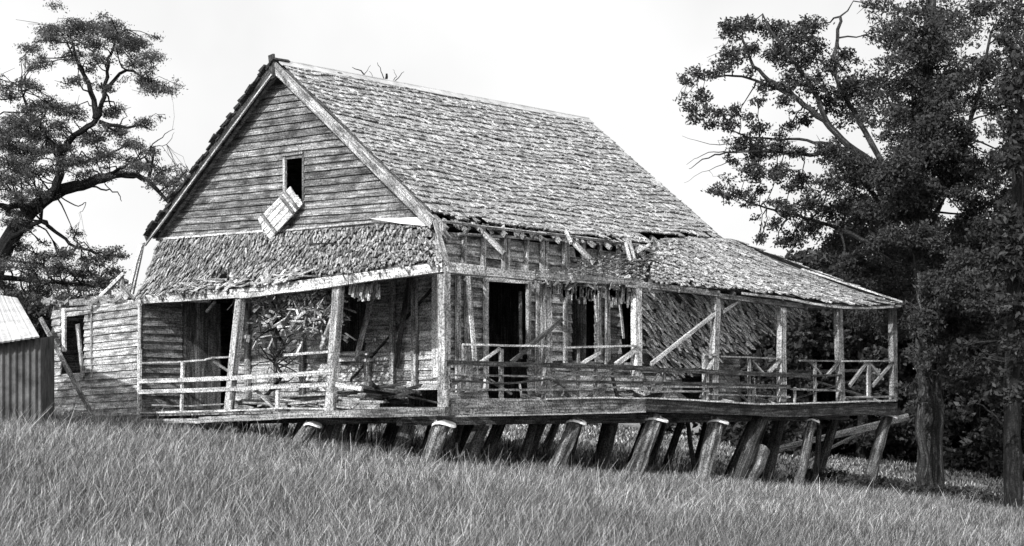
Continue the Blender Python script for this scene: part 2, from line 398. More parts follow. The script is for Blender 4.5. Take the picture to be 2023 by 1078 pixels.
# attic opening frame, shutter
mb = MB(); y0, y1, z0, z1 = hg[0]
mb.board((GX-.05, y1+.03, z0), (GX-.05, y1+.03, z1), .07, .05, wdir=(0, 1, 0), shade=1.1)
mb.board((GX-.05, y0-.02, z1+.03), (GX-.05, y1+.09, z1+.05), .05, .05, shade=.9)
mb.board((GX-.03, y0-.02, z0), (GX-.03, y0-.02, z1), .05, .05, wdir=(0, 1, 0), shade=.4)
part(mb, 'window_frame', M_post, gable)
mb = MB()   # shutter swung down, hanging by one corner: plank leaf with two ledges
S0 = P(573, 369, 'x', GX-.12); S1 = P(599, 402, 'x', GX-.14); S2 = P(534, 474, 'x', GX-.3); S3 = P(505, 437, 'x', GX-.3)
nS = (S1-S0).cross(S3-S0).normalized(); 
if nS.x > 0: nS = -nS
for i in range(4):
    a = S0.lerp(S1, (i+.5)/4); b_ = S3.lerp(S2, (i+.5)/4); b_ = b_+(b_-a).normalized()*random.uniform(-.07, .02)
    mb.board(a, b_, (S1-S0).length/4*.93, .025, wdir=(S1-S0), shade=random.uniform(.85, 1.25), ends=.012)
shutter = part(mb, 'hanging_shutter', M_pale)
mb = MB()
for k in (.14, .26, .80):
    a = S0.lerp(S3, k); b_ = S1.lerp(S2, k); mb.board(a+nS*.03, b_+nS*.03, .07, .025, wdir=(S3-S0), shade=.55)
part(mb, 'shutter_ledge', M_wall, shutter)
# interior side of the attic: far gable, dark floor
mb = MB()
for i in range(20):
    k = i/20; zl = 3.5+k*3.5; hw = (1-(i+1.2)/20)*4.75
    clap_row(mb, 'x', R1.x-.15, RY-hw, RY+hw, zl, zl, .18, [], 1)
part(mb, 'far_gable_wall', M_dark)

# core walls --------------------------------------------------
ZF = -0.08; ZT = 3.45; YL = 11.4; XR = R1.x-.15
front_holes = [(752, 764, 884, 830), (671, 565, 724, 695), (418, 585, 462, 815)]
mb = MB()
hf = [px_hole(h, 'x', V) for h in front_holes]
clap_wall(mb, 'x', V, V-.0, YL, ZF, ZT, .185, hf, -1, skipf=lambda i, n_: False, shade=(.8, 1.3))
fwall = part(mb, 'front_wall', M_wall)
side_holes = [(963, 556, 1041, 780), (1128, 566, 1174, 716), (1226, 570, 1252, 716), (1134, 470, 1158, 512), (1345, 640, 1400, 790)]
hs = [px_hole(h, 'y', V) for h in side_holes]
mb = MB()
clap_wall(mb, 'y', V, V, XR, ZF, 3.20, .185, hs, -1, shade=(.7, 1.2))
swall = part(mb, 'side_wall', M_wall)
mb = MB()
clap_wall(mb, 'y', YL, V, XR, ZF, ZT, .2, [], 1); part(mb, 'rear_wall', M_wall)
mb = MB()
hb_ = [(4.2, 5.1, 0, 2.0), (8, 9, .8, 1.9)]
clap_wall(mb, 'x', XR, V, YL, ZF, ZT, .2, hb_, 1); part(mb, 'end_wall', M_wall)
mb = MB()   # ceiling + inner partition keep the rooms dark
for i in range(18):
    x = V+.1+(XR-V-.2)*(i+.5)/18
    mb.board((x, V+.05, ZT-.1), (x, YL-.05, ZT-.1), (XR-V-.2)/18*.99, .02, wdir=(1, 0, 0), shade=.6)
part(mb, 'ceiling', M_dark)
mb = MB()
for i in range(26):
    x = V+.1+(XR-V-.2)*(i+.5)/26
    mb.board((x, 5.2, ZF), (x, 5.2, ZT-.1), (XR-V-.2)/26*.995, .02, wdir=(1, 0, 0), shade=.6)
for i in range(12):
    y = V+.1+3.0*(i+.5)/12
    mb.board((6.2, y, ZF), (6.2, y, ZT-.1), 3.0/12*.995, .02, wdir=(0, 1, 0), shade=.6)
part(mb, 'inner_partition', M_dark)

def stick(name, ax, val, a, b_, wpx, mat, thick=.06, parent=HOUSE, n=3, warp=.004, shade=None, v2=None, taper=1.0, label=None):
    """a board between two photo positions on a house plane, wpx wide in the photo"""
    p = P(a[0], a[1], ax, val); q = P(b_[0], b_[1], ax, val if v2 is None else v2)
    d = (p-CAM).dot(c2h(0, 1)); wm = wpx*d/F
    out = Vector((1, 0, 0)) if ax == 'x' else Vector((0, 1, 0))
    # width lies in the plane: undo foreshortening for upright sticks
    dd = (q-p).normalized()
    wd = dd.cross(out).normalized()
    fs = abs(wd.z)*1.0+(1-abs(wd.z))*(ST if (ax == 'y') else CT)
    fs = max(.6, fs)
    mb = MB(); mb.board(p, q, wm/fs, thick, wdir=wd, n=n, warp=warp, shade=shade, taper=taper, ends=.01)
    return part(mb, name, mat, parent, label)

# front wall framing (studs outside the boards)
stick('corner_board', 'x', V-.06, (861, 540), (861, 746), 13, M_pale, .05, fwall, shade=1.15)
stick('stud', 'x', V-.09, (775, 556), (775, 772), 9, M_wall, .07, fwall, shade=.7)
stick('stud', 'x', V-.09, (819, 548), (819, 764), 9, M_wall, .07, fwall, shade=.75)
stick('stud', 'x', V-.09, (726, 708), (728, 784), 12, M_post, .07, fwall)
stick('stud', 'x', V-.09, (660, 568), (660, 790), 9, M_wall, .07, fwall, shade=.6)
stick('stud', 'x', V-.09, (597, 590), (597, 790), 8, M_wall, .07, fwall, shade=.7)
stick('stud', 'x', V-.09, (540, 600), (540, 795), 8, M_wall, .07, fwall, shade=.6)
stick('stud', 'x', V-.09, (489, 600), (489, 795), 10, M_wall, .07, fwall, shade=.7)
stick('wall_brace', 'x', V-.045, (857, 566), (692, 752), 4.5, M_black, .03, fwall, shade=.6)
stick('leaning_stud', 'x', V-.16, (809, 546), (782, 726), 7, M_black, .06, HOUSE, shade=1.0)
stick('window_sill', 'x', V-.1, (668, 699), (733, 699), 5, M_pale, .14, fwall)
stick('window_sill', 'x', V-.12, (668, 711), (735, 711), 6, M_pale, .08, fwall, shade=.9)
stick('window_frame', 'x', V-.08, (669, 563), (669, 697), 5, M_wall, .06, fwall)
stick('leaning_stud', 'x', V-.28, (742, 556), (703, 712), 9, M_wall, .05, HOUSE, shade=1.1)
# loft-height studs of the side wall
for i, x_ in enumerate((917, 954, 996, 1003, 1040, 1071, 1078, 1115, 1121, 1152, 1184, 1221)):
    stick('stud', 'y', V-.09, (x_+random.uniform(-1, 1), 463+(x_-900)*.07), (x_+random.uniform(-1, 1), 530+(x_-900)*.09), 4.5, M_post, .08, swall, shade=random.uniform(.9, 1.25))
for x_, y0_, y1_, w_ in ((905, 545, 775, 7), (925, 545, 775, 12), (1064, 560, 780, 10), (1117, 575, 722, 6), (1200, 575, 720, 9), (1183, 580, 700, 5)):
    stick('stud', 'y', V-.09, (x_, y0_), (x_, y1_), w_, M_wall, .06, swall, shade=random.uniform(.8, 1.1))
stick('door_frame', 'y', V-.1, (960, 552), (960, 770), 6, M_pale, .07, swall)
stick('door_frame', 'y', V-.1, (956, 552), (1048, 558), 6, M_pale, .07, swall)
stick('door_frame', 'y', V-.1, (1044, 556), (1044, 700), 6, M_post, .07, swall)
stick('wall_plate', 'y', V-.1, (905, 462), (1240, 484), 5, M_post, .12, swall, shade=1.1)
stick('door_stile', 'y', V+.15, (1028, 575), (1029, 708), 4, M_post, .03, swall)
stick('window_frame', 'y', V-.08, (1132, 514), (1162, 515), 4, M_post, .06, swall)
stick('window_frame', 'y', V-.08, (1176, 580), (1188, 690), 5, M_wall, .05, swall)
stick('window_frame', 'y', V-.1, (1222, 572), (1232, 668), 4, M_pale, .03, swall)
# rafter tails showing where the side verandah roof has gone, under the main eave
for i in range(19):
    u = .012+i*.054; a = SR(u, .9)-nR*.10; b_ = SR(u, 1.03)-nR*.10
    if i in (2, 7, 11): b_ = SR(u+.01, 1.12)-nR*.2
    mb = MB(); mb.board(a, b_, .09, .06, wdir=nR, shade=random.uniform(.5, 1.2)); part(mb, 'rafter', M_wall)
mb = MB(); 

for k in range(50):   # torn shingle ends and battens under the eave
    u = random.uniform(.02, .62); a = SR(u, .985)-nR*.03; l_ = random.uniform(.1, .3)
    mb = MB(); mb.board(a, a+Vector((random.uniform(-.08, .08), random.uniform(-.12, -.02), -l_*.7)), random.uniform(.05, .1), .015, wdir=(1, 0, .1), shade=random.uniform(.3, 1.3)); part(mb, 'torn_shingle', M_shin)
for u0_, u1_, dv in ((.0, .30, 1.005), (.28, .64, 1.0), (.6, .66, 1.01)):
    mb = MB(); mb.board(SR(u0_, dv)-nR*.03, SR(u1_, dv)-nR*.03, .045, .03, wdir=nR, n=5, warp=.01, shade=1.1); part(mb, 'eave_batten', M_post)

# ------------------------------------------------ front verandah roof
TLf = P(316, 471, 'x', V-.03); TRf = P(868, 437, 'x', V-.03); BLf = P(268, 590, 'x', -.18); BRf = P(879, 519, 'x', -.18)
nF = Vector((-.45, 0, .9))
hole_c = [(.30, .74, .034, .12), (.36, .9, .05, .06), (.46, .93, .06, .06), (.30, .95, .05, .08), (.22, .9, .02, .05), (.41, .84, .02, .05), (.60, .94, .03, .04), (.52, .96, .05, .05), (.985, .25, .015, .2)]
def skF(u, v):
    # u runs left->right
    for (cu, cv, ru, rv) in hole_c:
        if ((u-cu)/ru)**2+((v-cv)/rv)**2 < 1+.5*noise.noise(Vector((u*30, v*20, 4))): return True
    return v > .95 and noise.noise(Vector((u*25, 1, 7))) > .1
mb = MB()
SF = shingles(mb, TLf, TRf, BLf, BRf, nF, expo=0.30, wid=(0.045, 0.08), thick=0.02, skip=skF, yaw=.09, jit=.6, lift=.035, lenf=1.7, shade=(.25, 1.15), gap=.82, sag=lambda u, v: -.08*math.sin(math.pi*v)-.06*math.sin(6*u)*v*(1-v)*2+.05*noise.noise(Vector((u*9, v*3, 8))))
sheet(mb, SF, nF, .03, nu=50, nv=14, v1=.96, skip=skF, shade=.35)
part(mb, 'front_verandah_roof', M_shin)
for i in range(13):
    u = .02+i*.08; mb = MB(); mb.board(SF(u, 0)-nF*.1, SF(u, 1)-nF*.1, .09, .05, wdir=nF, shade=.7); part(mb, 'rafter', M_wall)
mb = MB()   # loose slipped shingles at the torn part
for k in range(150):
    u = random.uniform(.18, .62); v = random.uniform(.78, 1.04); c = SF(u, min(v, 1))+nF*random.uniform(0, .06)
    d_ = Vector((-random.uniform(.2, 1), random.uniform(-1, 1), random.uniform(-.6, .1))).normalized()
    mb.board(c-d_*.12, c+d_*random.uniform(.1, .22), random.uniform(.05, .1), .014, wdir=d_.cross(nF), shade=random.uniform(.4, 1.5))
for k in range(420):   # hanging shingles below the plate, in the second bay
    y = P(random.uniform(585, 660) if k % 3 else random.uniform(480, 600), 600, 'x', .3).y; x = random.uniform(.1, .7); z = 2.1-random.uniform(0, 1)**1.6*(.9 if k % 2 else .55)
    d_ = Vector((random.uniform(-.8, .8), random.gauss(0, .8), random.uniform(-1, .2))).normalized()
    c = Vector((x, y, z)); mb.board(c, c+d_*random.uniform(.08, .34), random.uniform(.02, .06), .012, wdir=(random.uniform(-1, 1), random.uniform(-1, 1), random.uniform(-1, 1)), shade=random.choice([.15, .3, .5, .9, 1.4]))
for k in range(28):
    y = P(random.uniform(700, 745), 570, 'x', .3).y; c = Vector((random.uniform(.1, .4), y, 2.15)); mb.board(c, c+Vector((0, random.uniform(-.08, .08), -random.uniform(.1, .3))), .06, .014, wdir=(0, 1, 0), shade=random.uniform(.5, 1.3))
part(mb, 'slipped_shingles', M_shin)
stick('crease_batten', 'x', V*.63, (612, 481), (868, 483), 3, M_black, .03, HOUSE, shade=.5)
# top line of the roof along the gable: dark flashing and a pale sheet
stick('flashing', 'x', V-.1, (312, 472), (520, 456), 4, M_pale, .03, HOUSE, shade=1.2)
stick('flashing', 'x', V-.1, (520, 459), (735, 438), 3.5, M_pale, .03, HOUSE, shade=.8)
mb = MB()
pts = [P(730, 431, 'x', V-.16), P(790, 430, 'x', V-.16), P(858, 427, 'x', V-.16), P(854, 447, 'x', V-.30), P(790, 441, 'x', V-.28)]
mb.quad(pts, [(0, 0), (1, 0), (2, 0), (2, .3), (1, .3)], 1.0); mb.quad([p+Vector((.02, 0, -.01)) for p in pts][::-1], [(0, 0), (1, 0), (2, 0), (2, .3), (1, .3)], 1.0)
part(mb, 'flashing_sheet', M_cap, label='bright loose metal flashing sheet at the gable foot')
# hip poles hanging at the corner
stick('hip_rafter', 'x', V-.2, (846, 418), (886, 470), 8, M_wall, .07, HOUSE, v2=V-.6)
stick('hip_rafter', 'x', V-.5, (858, 434), (884, 520), 7, M_post, .06, HOUSE, v2=-.1)
stick('hip_rafter', 'x', V-.6, (872, 440), (868, 500), 5, M_wall, .05, HOUSE, v2=.4)
# left end frame: pale planks standing above the end room
stick('gable_plank', 'x', .6, (279, 482), (252, 584), 9, M_pale, .04, HOUSE, shade=1.15)
stick('gable_plank', 'x', .9, (284, 478), (262, 580), 5, M_pale, .04, HOUSE, shade=.9)
stick('rafter', 'x', .7, (244, 540), (198, 586), 7, M_pale, .05, HOUSE)
stick('rafter', 'x', .75, (241, 541), (241, 586), 5, M_post, .05, HOUSE)
stick('rafter', 'x', .8, (217, 566), (217, 588), 4, M_post, .05, HOUSE)

# ------------------------------------------------ plates
def poly_beam(name, ax, val, pts, hpx, mat, thick=.12, label=None, shade=None, warp=.006):
    for i, (a, b_) in enumerate(zip(pts[:-1], pts[1:])):
        p = P(a[0], a[1], ax, val); q = P(b_[0], b_[1], ax, val)
        d = ((p+q)/2-CAM).dot(c2h(0, 1)); mb = MB()
        mb.board(p, q, hpx[i]*d/F, thick, wdir=(0, 0, 1), n=max(2, int((q-p).length/.6)), warp=warp, shade=shade if shade else random.uniform(.9, 1.2))
        part(mb, name, mat, HOUSE, label)
poly_beam('top_plate', 'x', -.06, [(278, 592), (482, 579)], [17], M_pale, shade=.85)
poly_beam('top_plate', 'x', -.09, [(478, 580), (692, 552)], [20], M_pale, shade=1.05)
poly_beam('top_plate', 'x', -.06, [(690, 552), (878, 527)], [19], M_pale, shade=1.15)
stick('plate_splice', 'x', -.16, (470, 573), (520, 572), 6, M_pale, .03, shade=1.2)
poly_beam('top_plate', 'y', -.06, [(880, 527), (952, 535)], [20], M_pale, shade=1.1)
poly_beam('top_plate', 'y', -.04, [(950, 536), (1052, 545)], [17], M_pale, shade=.8)
poly_beam('top_plate', 'y', -.03, [(1050, 545), (1252, 557)], [14], M_post, shade=.9)
poly_beam('top_plate', 'y', -.03, [(1250, 561), (1418, 580)], [11], M_wall, shade=1.0)
poly_beam('top_plate', 'y', -.03, [(1416, 584), (1592, 606)], [9], M_wall, shade=.55)
poly_beam('top_plate', 'y', -.03, [(1590, 604), (1770, 606)], [8], M_wall, shade=.5)
mb = MB()
for k in range(150):
    xx = random.uniform(1045, 1260); p = P(xx, 545+(xx-1045)*.07+random.gauss(0, 7), 'y', random.uniform(-.12, .2)); d_ = Vector((random.uniform(-1, 1), random.uniform(-.5, .3), random.uniform(-1, .1))).normalized()
    mb.board(p, p+d_*random.uniform(.05, .26), random.uniform(.02, .07), .013, wdir=(1, random.uniform(-1, 1), random.uniform(-1, 1)), shade=random.choice([.15, .3, .5, .9, 1.5]))
for k in range(60):
    xx = random.uniform(1085, 1255); p = P(xx, 558+(xx-1045)*.07+random.uniform(-4, 8), 'y', .1); d_ = Vector((random.uniform(-.2, .2), 0, -1)).normalized()
    mb.board(p, p+d_*random.uniform(.1, .3), random.uniform(.04, .09), .015, wdir=(1, 0, 0), shade=random.uniform(.4, 1.5))
part(mb, 'slipped_shingles', M_shin)

# ------------------------------------------------ side verandah roof (right half still standing)
nS_ = Vector((0, -.5, .86))
TLs = P(1290, 467, 'y', 2.2)-Vector((0, 0, .05)); TRs = P(1438, 468, 'y', 2.3)-Vector((0, 0, .03)); BLs = P(1262, 558, 'y', -.15); BRs = P(1778, 600, 'y', -.25)
def skS(u, v):
    return (u < .03+.10*max(0, (.55-v)) and noise.noise(Vector((u*40, v*14, 2))) > -.2) or (v > .95 and noise.noise(Vector((u*25, 1, 17))) > .1)
mb = MB()
SS = shingles(mb, TLs, TRs, BLs, BRs, nS_, expo=0.28, wid=(0.055, 0.10), thick=0.022, skip=skS, yaw=.09, jit=.5, lift=.035, lenf=1.7, gap=.85, shade=(.55, 1.35), sag=lambda u, v: -.10*math.sin(math.pi*v)*(.4+u)-.10*v*math.sin(math.pi*max(0, (u-.5)*2)))
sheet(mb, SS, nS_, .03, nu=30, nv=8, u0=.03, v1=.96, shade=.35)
# end slope beyond the hip, falling to the far verandah edge
ev = [R1.x-.1, 15.45]
TLe = Vector((SS(1, 0).x, SS(1, 0).y, SS(1, 0).z)); TRe = Vector((TLe.x, 11.5, TLe.z)); BLe = SS(1, 1); BRe = Vector((BLe.x, 13.3, BLe.z))
SE = shingles(mb, TLe, TRe, BLe, BRe, Vector((.4, 0, .9)), expo=.28, wid=(.12, .22), thick=.03)
sheet(mb, SE, Vector((.4, 0, .9)), .03)
part(mb, 'side_verandah_roof', M_shin)
mb = MB(); mb.board(SS(1, .42)+Vector((0, 0, .06)), SS(1, 1.0)+Vector((.05, 0, .05)), .16, .04, wdir=(-1, -1, 0), n=4, warp=.004, shade=1.15); part(mb, 'hip_cap', M_pale)
mb = MB()
sp = [SS(k/12*.66+.34, 1.0)-Vector((0, .02, .05+.04*math.sin(k/12*math.pi))) for k in range(13)]
for a, b_ in zip(sp[:-1], sp[1:]): mb.board(a, b_, .05, .03, shade=1.1)
part(mb, 'eave_batten', M_pale)
for i in range(11):
    u = .04+i*.094; mb = MB(); mb.board(SS(u, 0)-nS_*.1, SS(u, 1)-nS_*.1, .09, .05, wdir=nS_, shade=.6); part(mb, 'rafter', M_wall)
# torn patches of side roof left of that
mb = MB()
def skT(u, v): return noise.noise(Vector((u*6, v*5, 11))) > .12+.4*(u) or (v < .3-.3*u)
ST_ = shingles(mb, P(1150, 508, 'y', 1.2), P(1296, 486, 'y', 1.9), P(1118, 545, 'y', .1), P(1268, 556, 'y', .0), nS_, expo=.2, wid=(.05, .09), thick=.02, yaw=.25, jit=.7, lift=.08, skip=skT, gap=.8)
for (a, b_) in (((1242, 470), (1262, 545)), ((1258, 498), (1285, 482)), ((1118, 455), (1128, 480)), ((1236, 480), (1246, 520)), ((1262, 486), (1300, 500))):
    p = P(*a, 'y', 1.2); q = P(*b_, 'y', .9); mb.board(p, q, .06, .05, shade=1.2)
part(mb, 'torn_roof_patch', M_shin)
# collapsed sheet of shingles hanging inside the third bay
mb = MB()
CTL = P(1170, 566, 'y', .75); CTR = P(1600, 600, 'y', .55); CBL = P(1275, 740, 'y', 1.55); CBR = P(1690, 740, 'y', 1.5)
outline = [(1262, 570), (1602, 600), (1592, 630), (1560, 640), (1536, 662), (1500, 662), (1485, 694), (1466, 700), (1440, 675), (1424, 700), (1404, 712), (1384, 735), (1290, 738), (1266, 640)]
def inpoly(x, y, pl):
    c = False; n_ = len(pl); j = n_-1
    for i in range(n_):
        if (pl[i][1] > y) != (pl[j][1] > y) and x < (pl[j][0]-pl[i][0])*(y-pl[i][1])/(pl[j][1]-pl[i][1])+pl[i][0]: c = not c
        j = i
    return c
def proj(p):
    d = Vector(p)-CAM; Y = d.x*CT+d.y*ST; X = d.x*ST-d.y*CT
    return CX+F*X/Y, HY-F*d.z/Y
def skC(u, v):
    p = CTL.lerp(CTR, u).lerp(CBL.lerp(CBR, u), v); a = proj(p); return not inpoly(a[0]+random.uniform(-9, 9), a[1]+random.uniform(-9, 9), outline) or random.random() < .10
SC = shingles(mb, CTL, CTR, CBL, CBR, Vector((0, -1, .4)), expo=.22, wid=(.07, .13), thick=.022, yaw=.3, jit=.9, lift=.09, skip=skC, shade=(.5, 2.3), lenf=1.6, gap=.85, sag=lambda u, v: -.12*math.sin(6*u)*math.sin(3*v))
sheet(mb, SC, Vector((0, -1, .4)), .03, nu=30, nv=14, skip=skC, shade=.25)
part(mb, 'collapsed_roof_sheet', M_shin)

# ------------------------------------------------ verandah posts
def post(ax, val, a, b_, wpx, shade, mat=M_post, v2=None): return stick('verandah_post', ax, val, a, b_, wpx, mat, .13, n=5, warp=.006, shade=shade, v2=v2)
post('x', 0, (877, 536), (877, 812), 15, 1.0)
post('x', .0, (669, 562), (652, 812), 15, 1.05, v2=-.05)
post('x', .0, (476, 586), (452, 812), 13, 1.1, v2=-.05)
stick('post_base', 'x', -.12, (653, 776), (651, 812), 17, M_pale, .04)
stick('post_base', 'x', -.12, (877, 770), (877, 808), 17, M_post, .04)
stick('post_base', 'x', -.12, (452, 790), (450, 812), 16, M_pale, .04)
post('y', .05, (1079, 552), (1081, 792), 13, .85)
post('y', .0, (1257, 566), (1258, 760), 13, 1.2, M_pale)
post('y', .0, (1415, 584), (1408, 790), 12, 1.0)
post('y', .0, (1544, 608), (1544, 794), 12, 1.15)
post('y', .0, (1655, 610), (1661, 794), 12, .7)
post('y', .0, (1763, 606), (1765, 793), 11, .7)
stick('verandah_post', 'y', .02, (1393, 700), (1394, 790), 8, M_post, .08)
for y_ in (3.2, 6.0, 8.8, 11.6, 13.2):
    mb = MB(); mb.board((15.15, y_, -.05), (15.15, y_, 2.35), .13, .13, wdir=(1, 0, 0), n=4, warp=.006, shade=.8); part(mb, 'verandah_post', M_post)

# ------------------------------------------------ floor, bearers
mb = MB()
x = .02
while x < 15.1:     # side verandah deck boards run outward (along y)
    wd = random.uniform(.11, .15)
    if not (x < 1.9 and random.random() < .85): mb.board((x+wd/2, .02+random.uniform(-.05, .03), -.05+random.uniform(-.008, .008)), (x+wd/2, V-.03, -.05), wd*.95, .03, wdir=(1, 0, 0), shade=random.uniform(.5, 1.1))
    x += wd
part(mb, 'side_verandah_floor', M_wall)
mb = MB(); y = V
while y < 8.9:
    wd = random.uniform(.11, .15); zf = -.06-.018*(y)
    hole = 2.0 < y < 2.9 and random.random() < .8
    if not hole: mb.board((-.08+random.uniform(-.06, .04), y+wd/2, zf), (V-.03, y+wd/2, zf), wd*.95, .03, wdir=(0, 1, 0), shade=random.uniform(.5, 1.1))
    y += wd
part(mb, 'front_verandah_floor', M_wall)
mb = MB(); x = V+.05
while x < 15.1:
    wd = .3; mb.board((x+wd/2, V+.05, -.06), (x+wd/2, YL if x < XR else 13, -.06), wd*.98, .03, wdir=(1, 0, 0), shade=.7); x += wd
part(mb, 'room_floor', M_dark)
poly_beam('bearer', 'x', -.1, [(274, 815), (450, 811)], [3.5], M_pale, .05, shade=1.1)
poly_beam('bearer', 'x', -.1, [(450, 811), (560, 806), (652, 808)], [3, 3], M_pale, .05, shade=1.0)
poly_beam('bearer', 'x', -.13, [(278, 832), (400, 831)], [9], M_wall, .12, shade=1.2)
poly_beam('bearer', 'x', -.13, [(398, 829), (560, 822)], [12], M_post, .12, shade=.9)
poly_beam('bearer', 'x', -.13, [(556, 820), (720, 817)], [13], M_post, .14, shade=.85)
poly_beam('bearer', 'x', -.13, [(720, 817), (885, 812)], [16], M_dark, .14, shade=.8)
poly_beam('bearer', 'y', -.1, [(886, 805), (1085, 803), (1272, 800)], [30, 26], M_dark, .14, shade=1.3)
poly_beam('bearer', 'y', -.17, [(900, 822), (1090, 818), (1275, 813)], [3, 3], M_pale, .03, shade=1.0)
poly_beam('bearer', 'y', -.1, [(1270, 800), (1500, 810), (1768, 808)], [24, 24], M_black, .14, shade=1.0)
poly_beam('deck_edge', 'y', -.2, [(1080, 788), (1200, 785), (1330, 788), (1500, 798), (1640, 795), (1768, 791)], [3, 3, 3, 3, 3], M_pale, .04, shade=1.1)
for y_ in (1.2, 3.6, 6.2, 9.0, 11.2):
    mb = MB(); mb.board((.1, y_, -.26), (15.1, y_, -.26), .2, .14, n=8, warp=.01, shade=.8); part(mb, 'floor_bearer', M_dark)
for i in range(22):
    mb = MB(); x = .3+i*.7; mb.board((x, .05, -.13), (x, 11.2 if x > 2 else 8.8, -.13), .11, .06, n=3, shade=.8); part(mb, 'floor_joist', M_dark)

# ------------------------------------------------ railings
def rail(ax, val, pts, wpx, mat, shade=None, thick=.05, name='rail'):
    for a, b_ in zip(pts[:-1], pts[1:]): stick(name, ax, val, a, b_, wpx, mat, thick, n=4, warp=.006, shade=shade)
rail('x', -.1, [(274, 753), (455, 747), (655, 735)], 8, M_pale, .95)
rail('x', -.1, [(274, 774), (455, 768), (650, 759)], 8, M_pale, .9)
rail('x', .0, [(276, 717), (350, 715), (405, 711), (420, 706), (468, 705)], 3.5, M_post, 1.1, .04)
rail('x', -.02, [(563, 701), (655, 694)], 5, M_pale, .95)
rail('x', .25, [(480, 795), (560, 798), (650, 790)], 4, M_post, .9)
rail('x', .35, [(560, 785), (650, 778), (735, 788)], 4, M_wall, .9)
rail('x', .15, [(300, 800), (380, 802), (445, 798)], 3, M_wall, .7)
rail('x', .2, [(664, 790), (760, 794)], 4, M_post, .9)
rail('x', -.05, [(664, 759), (716, 768)], 9, M_pale, 1.1)
for (x_, a, b_, w_) in ((361, 717, 748, 5), (360, 756, 814, 4), (549, 765, 812, 7), (277, 690, 830, 4)):
    stick('baluster', 'x', -.04, (x_, a), (x_-1, b_), w_, M_pale, .05)
stick('rail_brace', 'x', .05, (500, 765), (548, 812), 5, M_wall, .05)
stick('rail_brace', 'x', .08, (420, 712), (470, 745), 4, M_wall, .04, shade=.6)
stick('rail_brace', 'x', .3, (425, 596), (408, 616), 5, M_post, .04)
stick('leaning_stud', 'x', .3, (667, 600), (634, 690), 8, M_wall, .05)
# side railing
rail('y', -.06, [(916, 680), (1085, 684)], 4, M_pale, 1.1)
rail('y', -.06, [(1116, 686), (1258, 683)], 4, M_pale, 1.0)
rail('y', -.06, [(1390, 700), (1412, 700)], 4, M_pale)
rail('y', -.06, [(1425, 704), (1540, 708)], 3, M_post, .8)
rail('y', -.06, [(1580, 712), (1655, 713)], 3, M_post, .7)
rail('y', -.06, [(1662, 713), (1763, 713)], 3, M_pale, .9)
rail('y', -.09, [(882, 716), (1085, 721), (1270, 727)], 10, M_black, 1.2)
rail('y', -.09, [(1268, 729), (1420, 735), (1600, 742)], 9, M_black, 1.2)
rail('y', -.09, [(886, 741), (1085, 744)], 4, M_wall, .6)
rail('y', -.09, [(882, 769), (1085, 770), (1270, 762), (1560, 766)], 4, M_wall, .7)
rail('y', -.09, [(1090, 752), (1270, 755), (1410, 758), (1560, 762)], 5, M_black, 1.3)
rail('y', -.09, [(1400, 778), (1560, 784)], 3, M_wall, .9)
rail('y', -.05, [(1668, 785), (1765, 783)], 4, M_post, .8)
rail('y', -.07, [(890, 752), (1000, 757), (1085, 750)], 4, M_black, 1.5)
rail('y', -.07, [(1095, 737), (1270, 745)], 5, M_dark, 1.0)
rail('y', -.07, [(1560, 768), (1662, 772)], 4, M_wall, .7)
rail('y', -.07, [(1600, 742), (1662, 741)], 5, M_black, 1.3)
rail('y', -.07, [(1270, 774), (1400, 772)], 4, M_wall, .8)
rail('y', -.12, [(1225, 766), (1262, 768)], 4, M_pale, 1.2)
for (a, b_, w_, m_, sd_) in (((988, 688), (948, 716), 5, M_pale, 1.1), ((940, 728), (890, 762), 7, M_wall, .8), ((1185, 696), (1146, 720), 6, M_pale, 1.1), ((1256, 690), (1216, 720), 9, M_pale, 1.0),
        ((1145, 728), (1110, 752), 5, M_post, 1), ((1210, 730), (1185, 755), 6, M_post, 1), ((1110, 630), (1040, 690), 8, M_black, 1.6), ((1040, 690), (1010, 716), 8, M_black, 1.4),
        ((1414, 618), (1287, 718), 7, M_pale, 1.0), ((1466, 590), (1428, 616), 6, M_wall, 1), ((1541, 710), (1519, 736), 7, M_pale, .9), ((1485, 712), (1507, 736), 4, M_post, .9),
        ((1655, 716), (1634, 742), 6, M_post, .8), ((1712, 716), (1678, 762), 6, M_post, 1.0), ((1717, 716), (1744, 750), 5, M_post, .8), ((1761, 718), (1724, 762), 6, M_post, .9), ((1600, 714), (1622, 740), 4, M_wall, .7),
        ((1412, 705), (1398, 732), 7, M_pale, .9), ((1084, 745), (1140, 778), 5, M_wall, .7), ((960, 745), (1010, 778), 4, M_wall, .7)):
    stick('rail_brace', 'y', -.03, a, b_, w_, m_, .05, shade=sd_)
for (x_, a, b_, w_) in ((916, 680, 772, 5), (990, 690, 790, 6), (1142, 686, 790, 4), (1176, 720, 790, 5), (1312, 730, 787, 4), (1397, 735, 790, 5), (1480, 706, 792, 4), (1488, 765, 794, 3), (1610, 714, 794, 4), (1716, 714, 790, 8), (1570, 765, 796, 3)):
    stick('baluster', 'y', -.03, (x_, a), (x_, b_), w_, M_post, .05, shade=random.uniform(.7, 1.1))
for k in range(5):    # far end railing
    mb = MB(); y_ = .3+k*2.7; mb.board((15.15, y_, .85), (15.15, y_+2.6, .85), .07, .05, shade=.9); mb.board((15.15, y_, .1), (15.15, y_+2.6, .82), .05, .04, shade=.9); mb.board((15.12, y_, .82), (15.12, y_+2.6, .1), .05, .04, shade=.9); part(mb, 'end_railing', M_post)

